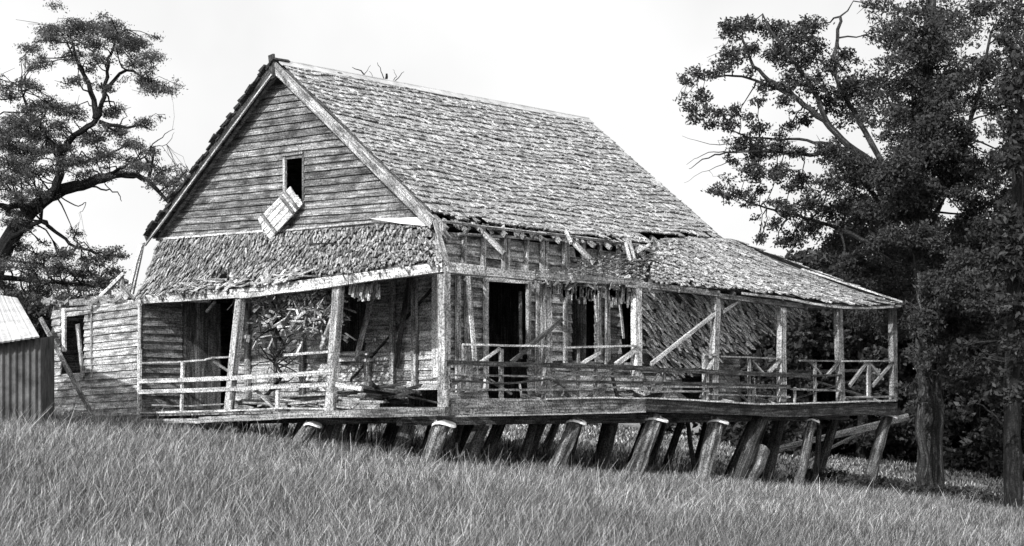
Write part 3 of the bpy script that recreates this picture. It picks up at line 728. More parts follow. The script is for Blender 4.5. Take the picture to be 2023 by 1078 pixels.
# ------------------------------------------------ end room on the left
YE = 8.93; YE2 = P(104, 700, 'x', 0).y
hw_ = [px_hole((122, 616, 168, 742), 'x', 0)]
mb = MB(); zt = P(278, 592, 'x', 0).z; zb = -.42
clap_wall(mb, 'x', 0, YE, YE2, zb-.1, zt-.0, .155, hw_, -1, tilt=-.10, shade=(.85, 1.3))
ew = part(mb, 'end_room_wall', M_wall)
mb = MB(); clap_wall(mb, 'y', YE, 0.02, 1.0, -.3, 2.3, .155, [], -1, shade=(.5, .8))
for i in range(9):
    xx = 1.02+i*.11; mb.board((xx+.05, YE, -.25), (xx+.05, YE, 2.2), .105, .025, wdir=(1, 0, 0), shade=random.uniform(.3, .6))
part(mb, 'end_room_side_wall', M_wall)
mb = MB(); clap_wall(mb, 'y', YE2, 0.02, V, -.3, 2.2, .155, [], 1)
clap_wall(mb, 'x', V, YL, YE2+.02, -.3, 2.2, .155, [], 1)
part(mb, 'end_room_side_wall', M_wall)
mb = MB()
for i in range(14):
    yy = YE+.03+(YE2-YE-.06)*(i+.5)/14; mb.board((.05, yy, 1.95), (V, yy, 2.05), (YE2-YE-.06)/14*.97, .02, wdir=(0, 1, 0), shade=.6)
part(mb, 'end_room_ceiling', M_dark)
stick('corner_board', 'x', -.05, (276, 588), (274, 834), 5, M_pale, .04, ew, shade=1.1)
stick('wall_batten', 'x', -.05, (181, 603), (181, 745), 3, M_wall, .03, ew)
stick('window_frame', 'x', -.07, (126, 608), (127, 694), 8, M_pale, .05, ew, shade=1.2)
stick('window_frame', 'x', -.06, (153, 640), (164, 745), 7, M_wall, .04, ew, shade=1.0)
stick('window_frame', 'x', -.04, (120, 612), (180, 608), 5, M_wall, .05, ew, shade=1.0)
mb = MB()
for k in range(40):
    xx = random.uniform(85, 270); p = P(xx, 603-(xx-85)*.06+random.uniform(-9, 2), 'x', random.uniform(-.1, .5)); d_ = Vector((random.uniform(-.3, .3), random.uniform(-1, 1), random.uniform(-.15, .15))).normalized()
    mb.board(p, p+d_*random.uniform(.2, .7), random.uniform(.04, .12), .02, shade=random.uniform(.4, 1.4))
part(mb, 'broken_eave_boards', M_wall, ew)

# ------------------------------------------------ stumps
caps = []
def stump(top, bot, wpx, ax, val, mat=M_stump, shade=1.0, cap=False, split=False, k=9):
    p = P(top[0], top[1], ax, val); q = P(bot[0], bot[1], ax, val); d = (p-CAM).dot(c2h(0, 1)); r_ = wpx*d/F/2
    p.z = min(p.z, -.22)
    dr = (p-q); q = q-dr.normalized()*max(0.2, (q.z-gz(q.x, q.y))+.35)
    mb = MB(); n_ = 6; pts = [q.lerp(p, i/n_)+Vector((random.uniform(-.015, .015), random.uniform(-.015, .015), 0)) for i in range(n_+1)]
    mb.tube(pts, [r_*.84*(1.14-.16*i/n_) for i in range(n_+1)], k=11, rough=.17, shade=shade)
    o = part(mb, 'stump', mat)
    if cap:
        mb = MB(); c = p+Vector((0, 0, .01)); n2 = 14
        for i in range(n2):
            a0 = 2*math.pi*i/n2; a1 = 2*math.pi*(i+1)/n2
            R_ = r_*1.22; f0 = .035*math.sin(a0*2+1); f1 = .035*math.sin(a1*2+1)
            v0 = c+Vector((math.cos(a0)*R_, math.sin(a0)*R_, f0-.05)); v1 = c+Vector((math.cos(a1)*R_, math.sin(a1)*R_, f1-.05))
            mb.quad([c+Vector((0, 0, .02)), v0, v1], [(0, 0), (1, 0), (1, 1)], 1)
            mb.quad([v0, v0-Vector((0, 0, .035)), v1-Vector((0, 0, .035)), v1], [(0, 0), (1, 0), (1, 1), (0, 1)], 1)
            mb.quad([v1-Vector((0, 0, .035)), v0-Vector((0, 0, .035)), c-Vector((0, 0, .02))], [(0, 0), (1, 0), (1, 1)], 1)
        part(mb, 'stump_cap', M_cap, o)
    return o
stump((877, 832), (850, 905), 40, 'x', .05, shade=1.3, cap=True)
stump((618, 834), (596, 866), 30, 'x', .05, cap=True, shade=1.2)
stump((470, 838), (450, 858), 26, 'x', .1, shade=.9)
stump((345, 842), (335, 855), 26, 'x', .1, shade=.9)
stump((1138, 828), (1096, 932), 34, 'y', .05, cap=True, shade=1.0)
stump((1296, 824), (1250, 945), 40, 'y', .05, cap=True, shade=.9)
stump((1418, 828), (1386, 955), 36, 'y', .05, cap=True, shade=1.1)
stump((1503, 822), (1478, 888), 34, 'y', .1, shade=.3, mat=M_dark)
stump((1508, 886), (1476, 965), 34, 'y', .02, shade=1.1)
stump((1606, 826), (1576, 962), 22, 'y', .05, shade=.7, cap=True)
stump((1756, 818), (1708, 982), 28, 'y', .05, shade=.6, cap=True)
stump((1355, 820), (1370, 912), 11, 'y', 1.6, shade=.4, mat=M_dark)
stump((1619, 840), (1612, 945), 13, 'y', .5, shade=.3, mat=M_dark)
for (x_, y_) in [(a, b_) for a in (2.4, 3.8, 5.0, 6.2, 7.5, 10.0, 11.3, 12.4, 14.9) for b_ in (1.4, 3.4, 6.6, 10.4)]+[(.3, 3.6), (.3, 6.4), (1.0, 1.9), (1.6, 4.6), (1.3, 7.8)]:
    gzb = gz(x_-.25, y_+.27); zt_ = -.34; h_ = zt_-gzb+.35
    mb = MB(); lf = random.uniform(.6, 1.25); base = Vector((x_-.24*h_*lf, y_+.26*h_*lf, gzb-.35)); top = Vector((x_, y_, zt_)); rr = random.uniform(.09, .16)
    mb.tube([base.lerp(top, i/4) for i in range(5)], [rr*(1.1-.05*i) for i in range(5)], k=9, rough=.06, shade=random.uniform(.5, .9)); part(mb, 'stump', M_stump)

def smooth(P_, m=4):
    out = []
    for i in range(len(P_)-1):
        p0_ = P_[max(i-1, 0)]; p1_ = P_[i]; p2_ = P_[i+1]; p3_ = P_[min(i+2, len(P_)-1)]
        for j in range(m):
            s_ = j/m; out.append(.5*((2*p1_)+(p2_-p0_)*s_+(2*p0_-5*p1_+4*p2_-p3_)*s_*s_+(3*p1_-p0_-3*p2_+p3_)*s_**3))
    return out+[P_[-1]]
# ------------------------------------------------------------------ loose things
def loose(name, pts, wd, th, mat, label, cat, group=None, shade=1.0, wdir=None, n=5, tube=None):
    o = thing(name, pts[0], label, cat, group); mb = MB()
    if tube: mb.tube(pts, tube, k=8, rough=.08, shade=shade)
    else: mb.board(pts[0], pts[-1], wd, th, wdir=wdir, n=n, warp=.008, shade=shade, ends=.02)
    ob = mb.build(name, mat, o)
    # single mesh: keep as one object
    ob.parent = None; ob.location = o.location; l_, c_, g_ = o['label'], o['category'], group
    bpy.data.objects.remove(o); ob.name = name; prop(ob, l_, c_, g_); return ob
loose('leaning_beam', [P(82, 632, 'x', -.2), P(190, 834, 'x', -.75)], .15, .1, M_dark, 'long dark beam leaning diagonally against the left end room', 'beam', wdir=(0, 1, 1), shade=.9)
loose('leaning_board', [P(924, 545, 'y', .5), P(941, 740, 'y', .3)], .09, .03, M_pale, 'narrow white board leaning upright in the side verandah left of the doorway', 'board', wdir=(1, 0, 0), shade=1.25)
pp = [P(1508, 893, 'y', 3.2), P(1560, 880, 'y', 3), P(1640, 862, 'y', 2.6), P(1720, 843, 'y', 2.0), P(1795, 822, 'y', 1.2)]
loose('fallen_pole', pp, 0, 0, M_pale, 'long pale forked pole propped aslant behind the right-hand stumps', 'pole', tube=[.06, .07, .085, .1, .09], shade=1.2)
pp = [P(1592, 920, 'y', 3.0), P(1630, 890, 'y', 2.8), P(1700, 855, 'y', 2.2)]
loose('fallen_branch', pp, 0, 0, M_pale, 'short pale branch under the fallen pole, its tip on the ground', 'branch', tube=[.03, .04, .05], shade=.8)
# heap of broken boards
heap = []
for k in range(34):
    if k < 20: cx_, cy_ = random.uniform(.35, 1.4), random.uniform(3.4, 6.6)
    else: cx_, cy_ = random.uniform(.5, 1.7), random.uniform(1.5, 3.2)
    a = random.choice([random.uniform(1.2, 1.9), random.uniform(0, 3.14)]); l_ = random.uniform(.6, 1.9); zf = -.05-.018*cy_
    dv = Vector((math.cos(a), math.sin(a), random.uniform(-.12, .22))).normalized()
    c = Vector((cx_, cy_, zf+.06+random.uniform(0, .28)+(.12 if k >= 20 else 0)))
    q0 = c-dv*l_/2; q1 = c+dv*l_/2
    q0.x = max(q0.x, -.02); q1.x = max(q1.x, -.02)
    loose('broken_board', [q0, q1], random.uniform(.03, .10), .02, (random.choice([M_wall, M_post, M_pale, M_dark, M_black, M_black]) if k < 20 else random.choice([M_dark, M_black, M_black])), 'broken weathered board in the heap on the front verandah floor', 'board', 'broken boards heaped on the verandah', shade=random.uniform(.5, 1.2), wdir=(random.uniform(-.3, .3), random.uniform(-.3, .3), random.choice([1, .2])), n=2)
for k in range(40):
    s_ = random.uniform(2.2, 11); q0 = Vector((s_, random.uniform(.4, 1.2), .0)); dv = Vector((random.uniform(-1, 1), random.uniform(-.3, .5), random.uniform(.0, .35))).normalized()
    loose('fallen_board', [q0, q0+dv*random.uniform(.5, 1.2)], random.uniform(.04, .12), .025, random.choice([M_wall, M_post, M_dark, M_black]), 'fallen board lying on the side verandah floor behind the railing', 'board', 'fallen boards along the side verandah', shade=random.uniform(.6, 1.2), n=2)
# broken battens hanging in the second bay
for i, (a, b_, w_) in enumerate((((572, 588), (638, 640), 7), ((575, 580), (640, 596), 6), ((600, 606), (575, 625), 6), ((545, 626), (520, 640), 5))):
    stick('hanging_batten', 'x', .5, a, b_, w_, M_pale, .03, HOUSE, shade=1.0)
# twisted dead stem in the second bay
st = [(512, 808), (535, 770), (556, 742), (543, 712), (560, 680), (540, 650), (551, 622), (538, 596)]
t_ = thing('dead_vine', P(512, 808, 'x', .6), 'dark twisted dead vine climbing to the torn roof in the second verandah bay', 'vine')
mb = MB(); vp = [P(a, b_, 'x', .7+.12*math.sin(i*2)) for i, (a, b_) in enumerate(st)]; vp = smooth(vp); mb.tube(vp, [.036-.018*i/(len(vp)-1) for i in range(len(vp))], k=7, rough=.15, shade=.7); mb.tube([p+Vector((.05*math.sin(i*1.7), .06*math.cos(i*2.3), 0)) for i, p in enumerate(vp)], .018, k=6, rough=.1, shade=1.2)
mb.build('stem', M_bark, t_)
mb = MB()
for k in range(44):
    i = random.randint(6, len(vp)-3); p = vp[i].lerp(vp[i+1], random.random()); q = p+Vector((random.uniform(-.3, .2), random.uniform(-.6, .6), random.uniform(-.3, .4))); r_ = q+Vector((random.uniform(-.1, .1), random.uniform(-.3, .3), random.uniform(-.25, .15)))
    mb.tube([p, p.lerp(q, .5)+Vector((0, random.uniform(-.08, .08), random.uniform(-.08, .08))), q, r_], [.016, .013, .01, .005], k=4, shade=random.choice([.6, 1, 6]), cap=False)
mb.build('twigs', M_bark, t_)

# ------------------------------------------------------------------ shed at the left edge
shd = thing('iron_shed', P(40, 830, 'd', 26.5), 'small corrugated iron shed with pale sloping roof at the left edge', 'shed')
shd.location.z = gz(shd.location.x, shd.location.y)
def corr(mb, a, b_, z0a, z0b, z1a, z1b, pitch=.09, amp=.02, shade=1):
    a = Vector(a); b_ = Vector(b_); L = (b_-a).length; n_ = int(L/pitch*5); d = (b_-a).normalized(); nn = d.cross(Vector((0, 0, 1)))
    pr = None
    for i in range(n_+1):
        k = i/n_; q = a.lerp(b_, k)+nn*amp*math.sin(2*math.pi*L*k/pitch); lo = Vector((q.x, q.y, z0a+(z0b-z0a)*k)); hi = Vector((q.x, q.y, z1a+(z1b-z1a)*k))
        if pr: mb.quad([pr[0], lo, hi, pr[1]], [(0, k), (0, k), (2, k), (2, k)], shade)
        pr = (lo, hi)
w0 = P(-160, 690, 'd', 25.5); w1 = P(80, 668, 'd', 26.2); w2 = P(106, 660, 'd', 29.5); gl = -1.3
mb = MB(); corr(mb, w0, w1, gl, gl, w0.z, w1.z, pitch=.11); part(mb, 'front_wall', M_rust, shd)
mb = MB(); corr(mb, w1, w2, gl, gl, w1.z, w1.z+.2, pitch=.11); part(mb, 'side_wall', M_rust, shd)
r0 = P(78, 664, 'd', 26.0); r1 = P(34, 588, 'd', 28.6); r2 = P(-170, 556, 'd', 27.9); r3 = P(-170, 700, 'd', 25.3)
mb = MB(); n_ = 60
for i in range(n_):
    k0 = i/n_; k1 = (i+1)/n_; nn = Vector((0, 0, .006))
    q = [r3.lerp(r0, k0)+nn*math.sin(k0*150), r3.lerp(r0, k1)+nn*math.sin(k1*150), r2.lerp(r1, k1)+nn*math.sin(k1*150), r2.lerp(r1, k0)+nn*math.sin(k0*150)]
    mb.quad(q, [(k0, 0), (k1, 0), (k1, 1), (k0, 1)], 1); mb.quad([p-Vector((0, 0, .02)) for p in q][::-1], [(k0, 0), (k1, 0), (k1, 1), (k0, 1)], 1)
part(mb, 'roof', M_iron, shd)
r4 = P(60, 650, 'd', 31.5); 
mb = MB(); mb.quad([r2, r1, r4, P(-170, 660, 'd', 31)], [(0, 0), (1, 0), (1, 1), (0, 1)], .8); part(mb, 'rear_roof', M_rust, shd)

# ------------------------------------------------------------------ trees
def leaves(clumps, per, size, flat=.5, aspect=.45, droop=0.0):
    """clumps: (x,y,z,r). leaf-sized diamonds gathered in small sprays through every clump"""
    V_ = []; SH = []
    for (x, y, z, r_, dn) in clumps:
        nsp = max(3, int(per*dn*(r_**2)/9))
        # spray centres
        d = rng.normal(size=(nsp, 3)); d /= np.linalg.norm(d, axis=1)[:, None]; rad = r_*rng.random(nsp)**.45
        c = np.array([x, y, z])+d*rad[:, None]*np.array([1, 1, flat])
        k = 9; c = np.repeat(c, k, 0)+rng.normal(size=(nsp*k, 3))*np.array([.13, .13, .07])*max(.6, min(1.2, r_))
        n_ = len(c)
        a = rng.normal(size=(n_, 3)); a[:, 2] -= droop; a /= np.linalg.norm(a, axis=1)[:, None]
        b_ = rng.normal(size=(n_, 3)); b_ -= (b_*a).sum(1)[:, None]*a; b_ /= np.linalg.norm(b_, axis=1)[:, None]
        s_ = size*rng.uniform(.6, 1.4, n_)[:, None]
        q = np.stack([c-a*s_, c+b_*s_*aspect, c+a*s_, c-b_*s_*aspect], 1)
        V_.append(q.reshape(-1, 3)); SH.append(rng.uniform(.5, 1.7, n_)*rng.uniform(.8, 1.2))
    return np.concatenate(V_), np.concatenate(SH)
def tree(name, base, limbs, clumps, label, bark, leafm, per, size, flat=.5, aspect=.45, droop=0, group=None, twigs=True):
    t = thing(name, base, label, {'shade_clump': 'weeds', 'scrub_bush': 'bush', 'undergrowth_bush': 'bush'}.get(name, 'tree'), group)
    mb = MB(); nodes = []
    for (pts, r0_, r1_) in limbs:
        # smooth subdivide with slight wander
        P_ = [Vector(p) for p in pts]; out = []
        for i in range(len(P_)-1):
            p0_ = P_[max(i-1, 0)]; p1_ = P_[i]; p2_ = P_[i+1]; p3_ = P_[min(i+2, len(P_)-1)]
            for j in range(4):
                s_ = j/4; out.append(.5*((2*p1_)+(p2_-p0_)*s_+(2*p0_-5*p1_+4*p2_-p3_)*s_*s_+(3*p1_-p0_-3*p2_+p3_)*s_**3))
        out.append(P_[-1]); n_ = len(out)
        out = [p+Vector((random.uniform(-1, 1), random.uniform(-1, 1), random.uniform(-1, 1)))*.03 for p in out]
        mb.tube(out, [r0_+(r1_-r0_)*(i/(n_-1)) for i in range(n_)], k=9, rough=.07, shade=1)
        nodes += [(p, r0_+(r1_-r0_)*(i/(n_-1))) for i, p in enumerate(out)]
    if twigs:
        NP = np.array([list(p) for p, _ in nodes])
        for (x, y, z, r_, dn) in clumps:
            c = np.array([x, y, z]); j = int(np.argmin(((NP-c)**2).sum(1))); p = Vector(NP[j]); q = Vector(c); m_ = p.lerp(q, .5)+Vector((random.uniform(-.15, .15), random.uniform(-.15, .15), random.uniform(-.1, .25)))
            L = (q-p).length
            if L > 1.7: continue
            rr = min(nodes[j][1]*.7, .012+.012*L)
            mb.tube([p, p.lerp(m_, .5)+Vector((random.uniform(-.06, .06), 0, random.uniform(-.06, .06))), m_, q], [rr, rr*.85, rr*.7, rr*.4], k=5, shade=1, cap=False)
            for _ in range(5):
                e = q+Vector((random.gauss(0, 1), random.gauss(0, 1), random.gauss(0, .5)))*r_*.7
                s_ = m_.lerp(q, random.uniform(.2, 1)); mb.tube([s_, s_.lerp(e, .5)+Vector((0, 0, random.uniform(-.1, .1))), e], [rr*.4+.004, rr*.3+.003, .004], k=4, shade=1, cap=False)
    mb.build('trunk', bark, t)
    if clumps:
        v_, s_ = leaves(clumps, per, size, flat, aspect, droop); numpy_mesh('crown', v_, 4, s_, leafm, t)
    return t
def cl(px, py, rpx, d, dn=1.0, spread=.8):
    dd = d+random.uniform(-spread, spread)*1.5; p = P(px, py, 'd', dd); return (p.x, p.y, p.z, rpx*dd/F, dn)
def lim(pts, d, r0_, r1_, dz=None): 
    n_ = len(pts); return ([P(a, b_, 'd', d+(dz[i] if dz else 0)) for i, (a, b_) in enumerate(pts)], r0_, r1_)
# --- left tree
DL = 39
cl_left = [(110,62,40),(160,55,42),(215,58,45),(262,82,38),(298,112,32),(60,95,26),(85,125,24),(140,110,26),(200,118,26),(265,128,26),(312,172,30),(335,178,18),(288,160,22),(55,165,26),(40,240,44),(95,205,32),(150,160,24),(140,220,36),(212,175,20),(222,222,26),(55,300,46),(115,290,40),(180,270,36),(228,258,30),(28,355,34),(95,335,26),(150,318,34),(210,308,36),(255,285,30),(288,240,20),(268,330,30),(298,300,18),(312,358,26),(350,362,20),(366,348,16),(338,392,20),(205,350,18),(30,420,18),(40,485,26),(80,505,30),(130,500,30),(180,512,24),(220,495,16),(150,462,14),(60,550,24),(120,562,34),(180,562,28),(225,535,20),(90,592,34),(30,592,24),(150,600,24),(240,505,12),(250,90,24),(185,85,30),(20,190,24),(15,290,40),(170,345,20),(100,75,24),(205,560,24),(250,560,16),(60,525,34),(110,535,34),(165,540,28),(40,580,34),(80,575,34),(130,590,34),(190,585,24),(215,510,22),(50,450,18),(30,260,40),(60,340,36),(20,320,40),(35,390,34),(70,380,26),(25,440,26),(70,270,34),(110,250,30),(60,210,26),(330,335,20),(355,380,18),(380,355,12),(-40,250,60),(-60,380,60),(-40,520,60),(-50,150,50)]
limL = [lim([(-90, 900), (-60, 700), (-20, 560), (15, 478), (60, 418), (110, 382), (165, 364), (215, 348), (262, 345), (300, 366), (348, 418)], DL, .30, .035, [0, 0, 0, 0, .2, .3, .5, .6, .8, 1.0, 1.2]),
        lim([(98, 388), (118, 350), (122, 310), (150, 265), (190, 235), (203, 190), (212, 140), (222, 95), (250, 55)], DL, .12, .02),
        lim([(120, 320), (95, 270), (60, 220), (40, 170)], DL, .09, .02), lim([(190, 235), (180, 180), (150, 120), (140, 70)], DL, .09, .02), lim([(205, 180), (250, 140), (300, 165)], DL, .06, .015), lim([(196, 240), (250, 250), (290, 240)], DL, .06, .015),
        lim([(60, 418), (40, 405), (5, 408), (-40, 380)], DL, .12, .05), lim([(22, 470), (80, 438), (108, 458), (150, 488), (200, 500), (235, 508)], DL-.5, .07, .015), lim([(-20, 540), (40, 552), (110, 556), (180, 562), (235, 545)], DL-.5, .08, .02),
        lim([(165, 364), (200, 372), (230, 380), (240, 395)], DL, .03, .008), lim([(215, 348), (260, 320), (300, 300)], DL, .05, .01), lim([(290, 300), (320, 270), (345, 255)], DL, .02, .004), lim([(300, 290), (330, 285), (345, 262)], DL, .012, .004), lim([(122, 330), (160, 320), (210, 305), (255, 285)], DL, .06, .015), lim([(110, 382), (150, 405), (170, 400), (160, 420)], DL, .02, .006)]
bl = P(-90, 900, 'd', DL); bl.z = gz(bl.x, bl.y)-.1
cL = [cl(a, b_, r_*.95, DL, 1.5 if r_ > 22 else 1.6, 1.2) for (a, b_, r_) in cl_left]
cL += [cl(a+random.gauss(0, r_*.8), b_+random.gauss(0, r_*.6), r_*.42, DL, 1.2, 1.5) for (a, b_, r_) in cl_left for _ in range(4)]
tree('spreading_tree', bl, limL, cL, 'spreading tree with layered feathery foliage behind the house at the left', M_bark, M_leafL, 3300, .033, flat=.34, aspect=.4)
# --- big right gum
DR = 37.5
sp_r = [(1445,60,28),(1480,48,22),(1530,60,28),(1570,70,32),(1600,50,24),(1445,108,28),(1488,98,18),(1540,110,32),(1580,120,32),(1612,92,22),(1668,108,22),(1640,130,22),(1432,134,14),(1560,158,26),(1600,168,28),(1640,200,32),(1680,165,22),(1375,145,16),(1360,160,14),(1400,150,12),(1385,190,18),(1365,210,15),(1372,232,15),(1395,215,12),(1420,222,16),(1452,215,12),(1500,200,12),(1512,170,13),(1402,246,12),(1440,246,18),(1480,232,12),(1502,250,16),(1550,198,16),(1560,250,13),(1592,238,16),(1470,280,22),(1500,300,30),(1540,290,24),(1450,292,12),(1580,300,18),(1490,338,30),(1540,340,24),(1450,320,12),(1580,360,28),(1420,376,15),(1448,386,18),(1480,400,14),(1502,376,12),(1540,402,16),(1560,422,20),(1600,400,30),(1530,442,16),(1562,470,24),(1502,470,13),(1600,450,30),(1640,300,34),(1640,360,34),(1640,420,34),(1650,480,34),(1405,375,8),(1440,355,8)]
gaps = [(1935, 250, 26, 34), (1945, 85, 16, 26), (1715, 285, 22, 34), (1700, 80, 26, 60), (1690, 30, 30, 50), (1855, 400, 10, 20), (1830, 345, 12, 12), (1890, 405, 16, 18)]
cR = [cl(a, b_, r_*1.02, DR, 1.35, 1.0) for (a, b_, r_) in sp_r]+[cl(a+random.gauss(0, r_), b_+random.gauss(0, r_*.8), r_*.4, DR, 1.2, 1.0) for (a, b_, r_) in sp_r for _ in range(1)]
yy = 20
while yy < 640:
    xx = 1670+(20 if yy > 100 else 80)
    while xx < 2120:
        a = xx+random.uniform(-16, 16); b_ = yy+random.uniform(-14, 14)
        if not any(((a-g0)/(gw+14))**2+((b_-g1)/(gh+14))**2 < 1 for g0, g1, gw, gh in gaps): cR.append(cl(a, b_, 34, DR+(4.5 if (b_ > 400 and a < 1860) else 0), (.8 if yy < 260 else 1.6), 2.2))
        xx += 40
    yy += 34
cR += [cl(1826+random.gauss(0, 45), random.uniform(60, 490), 30, DR-1.2, 1.3, .6) for _ in range(34)]+[cl(random.uniform(1835, 1900), random.uniform(470, 640), 28, DR-1.2, 1.3, .5) for _ in range(12)]+[cl(random.uniform(1700, 1830), random.uniform(300, 480), 26, DR-1, 1.3, .6) for _ in range(16)]+[cl(random.uniform(1850, 2060), random.uniform(500, 760), 34, DR+1, 1.3, 1.5) for _ in range(40)]+[cl(random.uniform(1822, 1890), random.uniform(600, 700), 20, DR-1, .8, .6) for _ in range(12)]
limR = [lim([(1840, 985), (1838, 900), (1840, 800), (1838, 700), (1832, 600), (1822, 500), (1815, 400), (1822, 250), (1835, 100), (1840, -60)], DR, .34, .12),
        lim([(1822, 480), (1770, 370), (1690, 298), (1640, 250), (1590, 205), (1530, 165), (1490, 130), (1465, 70)], DR, .115, .03),
        lim([(1640, 250), (1600, 170), (1560, 110), (1510, 40)], DR, .07, .03), lim([(1590, 205), (1540, 175), (1480, 155), (1420, 150), (1375, 150)], DR, .05, .012),
        lim([(1760, 420), (1700, 310), (1665, 292), (1620, 282), (1560, 275), (1480, 270), (1410, 245)], DR, .07, .012), lim([(1760, 430), (1660, 308), (1600, 305), (1520, 300), (1450, 300), (1400, 310), (1360, 335)], DR, .07, .006),
        lim([(1780, 520), (1700, 470), (1620, 440), (1560, 420), (1500, 408), (1430, 380)], DR, .07, .01), lim([(1800, 450), (1720, 280), (1680, 210), (1655, 160), (1650, 90), (1662, 30)], DR, .08, .04), lim([(1672, 180), (1640, 140), (1610, 110)], DR, .035, .015),
        lim([(1822, 470), (1880, 350), (1930, 200), (1960, 60)], DR, .09, .03), lim([(1480, 300), (1430, 300), (1390, 305), (1355, 325)], DR, .02, .004), lim([(1440, 285), (1400, 285), (1350, 268)], DR, .012, .004), lim([(1450, 315), (1400, 335), (1352, 360)], DR, .012, .003)]
br_ = P(1840, 985, 'd', DR); br_.z = gz(br_.x, br_.y)-.1
limR[0][0][0].z = min(limR[0][0][0].z, br_.z-.2)
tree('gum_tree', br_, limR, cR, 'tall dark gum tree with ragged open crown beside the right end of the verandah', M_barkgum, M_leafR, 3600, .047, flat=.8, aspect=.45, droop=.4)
# edge trunk and trees beyond
DE = 33
be = P(2002, 1010, 'd', DE); be.z = gz(be.x, be.y)-.1
cE = [cl(random.uniform(1990, 2130), random.uniform(380, 800), 34, DE, .9, 1.5) for _ in range(34)]+[cl(random.uniform(1890, 2060), random.uniform(560, 770), 22, DE, .5, 1.5) for _ in range(14)]
tree('dark_trunked_tree', be, [lim([(2002, 1030), (2000, 900), (1999, 750), (2003, 600), (2010, 400), (2020, 200)], DE, .22, .1), lim([(1998, 860), (1985, 845), (1960, 815), (1930, 795)], DE, .04, .01)], cE+[cl(2000+random.gauss(0, 10), random.uniform(60, 620), 26, DE-.6, 1, .5) for _ in range(26)], 'tree with straight black trunk at the right edge of the picture', M_bark, M_leafB, 1800, .07, flat=.8)
# two slim trunks by the gum
for i, (x_, y_, r_, lb) in enumerate(((1818, 972, .10, 'slim pale trunked sapling just left of the tall gum trunk'), )):
    b0 = P(x_, y_, 'd', 36); b0.z = gz(b0.x, b0.y)-.1
    cS = [cl(x_+random.uniform(-35, 30), random.uniform(590, 790), 18, 36, .6, .8) for _ in range(16)]
    tree('sapling', b0, [lim([(x_, y_+10), (x_+6, 900), (x_-3, 840), (x_+4, 770), (x_-6, 700), (x_+3, 640), (x_-4, 540)], 36, r_*1.3, .05)], cS, lb, M_barkpale, M_leafR, 1500, .06, flat=.8)
# background trees: right wood, one by one
bt = [(1500, 60, 500, 60), (1565, 58, 500, 55), (1630, 64, 490, 60), (1700, 60, 460, 66), (1770, 62, 440, 66), (1850, 58, 450, 70), (1925, 60, 430, 70), (1995, 56, 440, 70), (2070, 60, 430, 70), (1460, 70, 535, 46)]
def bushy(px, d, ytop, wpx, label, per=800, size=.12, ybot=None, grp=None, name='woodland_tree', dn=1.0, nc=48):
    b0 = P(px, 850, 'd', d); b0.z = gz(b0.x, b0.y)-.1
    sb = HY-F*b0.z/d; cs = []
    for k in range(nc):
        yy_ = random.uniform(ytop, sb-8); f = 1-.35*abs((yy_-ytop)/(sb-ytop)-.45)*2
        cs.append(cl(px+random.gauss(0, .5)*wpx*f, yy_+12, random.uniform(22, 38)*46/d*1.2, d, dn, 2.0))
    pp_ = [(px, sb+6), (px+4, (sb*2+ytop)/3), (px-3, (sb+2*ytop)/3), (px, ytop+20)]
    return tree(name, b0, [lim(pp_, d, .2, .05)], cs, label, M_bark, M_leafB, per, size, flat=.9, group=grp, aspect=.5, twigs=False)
lbs = ['dark woodland tree rising behind the left end of the side verandah hip', 'dark woodland tree behind the second verandah post from the right end', 'dark woodland tree behind the pale hip cap', 'dark woodland tree above the right verandah corner', 'dark woodland tree behind the slim pale sapling', 'dark woodland tree directly behind the tall gum trunk', 'dark woodland tree right of the tall gum trunk', 'dark woodland tree behind the black trunk at the right edge', 'dark woodland tree cut off by the right picture edge', 'low dark tree showing just over the verandah hip line']
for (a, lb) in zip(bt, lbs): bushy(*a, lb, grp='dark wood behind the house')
# low scrub behind the house, seen between the stumps and at the left
lbs2 = ['dark scrub bush behind the end room at the far left', 'dark scrub bush behind the iron shed roof', 'dark scrub bush behind the left tree']
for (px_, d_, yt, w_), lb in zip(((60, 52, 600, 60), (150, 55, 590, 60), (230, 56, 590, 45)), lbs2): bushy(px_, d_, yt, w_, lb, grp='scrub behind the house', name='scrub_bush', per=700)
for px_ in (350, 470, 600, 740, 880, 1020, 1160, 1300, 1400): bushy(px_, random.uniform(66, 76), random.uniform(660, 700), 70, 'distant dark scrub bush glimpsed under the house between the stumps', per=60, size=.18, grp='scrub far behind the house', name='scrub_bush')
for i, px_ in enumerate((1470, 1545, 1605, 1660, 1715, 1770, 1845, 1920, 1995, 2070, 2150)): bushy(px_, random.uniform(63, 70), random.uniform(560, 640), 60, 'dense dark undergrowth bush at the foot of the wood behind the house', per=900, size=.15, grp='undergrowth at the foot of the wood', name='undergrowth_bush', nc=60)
for (px_, py_, d_) in ((1590, 950, 36.5), (1660, 958, 35.5), (1750, 962, 36), (1800, 985, 35), (1880, 985, 35.5), (1930, 985, 36.5), (1690, 985, 34.5), (1960, 1000, 34.5)):  # low dark leaf clumps added to stand in for shade on the grass under the gum
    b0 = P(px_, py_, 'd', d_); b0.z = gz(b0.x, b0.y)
    tree('shade_clump', b0, [([b0, b0+Vector((.05, 0, .15)), b0+Vector((.02, .05, .3))], .015, .006)], [(b0.x+random.gauss(0, .45), b0.y+random.gauss(0, .35), b0.z+random.uniform(.08, .32), .28, 1) for _ in range(9)], 'low dark leaf clump added in place of tree shade round the foot of the gum', M_bark, M_leafB, 2600, .05, flat=.6, group='dark leaf clumps standing in for shade round the gum trunk')
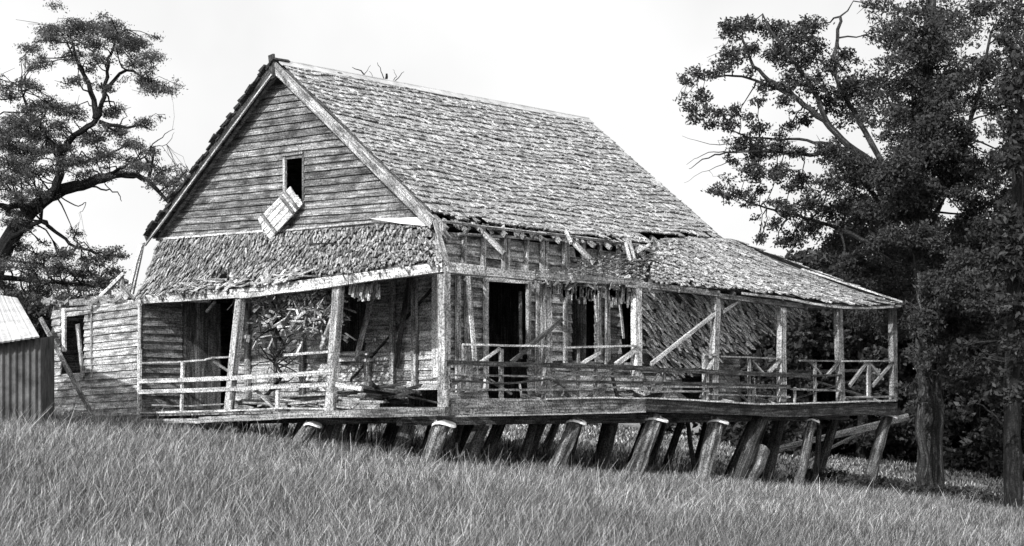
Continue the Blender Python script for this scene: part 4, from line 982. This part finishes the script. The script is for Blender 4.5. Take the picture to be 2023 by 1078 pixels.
# dead tree behind the ridge
DD = 46; bd = P(742, 840, 'd', DD); bd.z = gz(bd.x, bd.y)-.1
tree('dead_tree', bd, [lim([(742, 860), (745, 500), (752, 250), (755, 190), (765, 145)], DD, .2, .03), lim([(752, 240), (735, 180), (720, 145), (698, 132)], DD, .05, .008), lim([(735, 180), (738, 160), (730, 140)], DD, .015, .005), lim([(755, 190), (775, 165), (798, 140)], DD, .03, .006), lim([(760, 165), (753, 140), (745, 122)], DD, .02, .005), lim([(778, 160), (782, 148), (778, 138)], DD, .012, .004), lim([(720, 150), (725, 138), (732, 128)], DD, .012, .004)], [], 'bare dead tree whose top twigs show above the ridge', M_bark, M_leafB, 1, .1)

# ------------------------------------------------------------------ grass
def grass(name, n_, dmin, dmax, hmin, hmax, wmul, label, pwr=1.0, xlim=(-.46, .46), mask=None):
    Y = dmin+(dmax-dmin)*rng.random(n_)**pwr; u = rng.uniform(xlim[0], xlim[1], n_); X = u*Y
    x = CAM.x+X*ST+Y*CT; y = CAM.y-X*CT+Y*ST
    if mask is not None: k = mask(x, y, X, Y); x, y, X, Y = x[k], y[k], X[k], Y[k]
    n_ = len(x); z = gz_np(x, y)
    pat = .5+.5*np.sin(x*.8+2*np.sin(y*.5))*np.sin(y*.7+1.5*np.sin(x*.6))
    h = rng.uniform(hmin, hmax, n_)*(.75+.4*pat)
    wd = wmul*Y/25*rng.uniform(.6, 1.4, n_)
    # leaning to the right as if wind-combed, with scatter
    la = rng.normal(.10, .30, n_)*h; lb_ = rng.normal(0, .28, n_)*h
    dx = la*ST+lb_*CT; dy = -la*CT+lb_*ST
    base = np.stack([x, y, z-.03], 1); mid = base+np.stack([dx*.35, dy*.35, h*.55], 1); tip = base+np.stack([dx*1.1, dy*1.1, h*.98], 1)
    ang = rng.uniform(0, 6.28, n_); sv = np.stack([np.cos(ang), np.sin(ang), np.zeros(n_)], 1)*wd[:, None]
    # two polygons a blade: lower quad, upper thin quad
    q1 = np.stack([base-sv, base+sv, mid+sv*.8, mid-sv*.8], 1); q2 = np.stack([mid-sv*.8, mid+sv*.8, tip+sv*.25, tip-sv*.25], 1)
    patch = .72+.5*np.clip(.5+.5*np.sin(x*.31+1.3*np.sin(y*.23))*np.sin(y*.37+2*np.sin(x*.17)), 0, 1)
    sh_ = patch*rng.choice([.15, .45, .9, 1.6, 2.4], n_, p=[.40, .22, .18, .13, .07])*rng.uniform(.8, 1.2, n_)
    v_ = np.concatenate([q1.reshape(-1, 3), q2.reshape(-1, 3)]); s_ = np.concatenate([sh_*.8, sh_])
    o = numpy_mesh(name, v_, 4, s_, M_grass); prop(o, label, 'grass', None, 'stuff'); return o
def mfront(x, y, X, Y):     # in front of the house line and round it
    inside = (x > .2) & (x < 15.3) & (y > .3) & (y < 12)
    return ~inside
grass('tall_grass', 640000, 11.5, 37, .12, .42, .0054, 'tall dry seeding grass filling the foreground', 1.15, mask=mfront)
grass('seeding_stalks', 6000, 12, 32, .5, .72, .0034, 'scattered taller seeding stalks standing above the dry grass', 1.1, mask=mfront)
grass('short_grass', 60000, 30, 72, .08, .2, .012, 'shorter grass behind the house and under the trees', 1.0, (-.45, .45), mask=lambda x, y, X, Y: ~((x > .2) & (x < 15.3) & (y > .3) & (y < 12)))
grass('sparse_grass', 14000, 24, 46, .15, .4, .008, 'sparse grass growing under the raised house floor', 1.0, (-.3, .3), mask=lambda x, y, X, Y: ((x > .2) & (x < 15.3) & (y > .3) & (y < 12)))
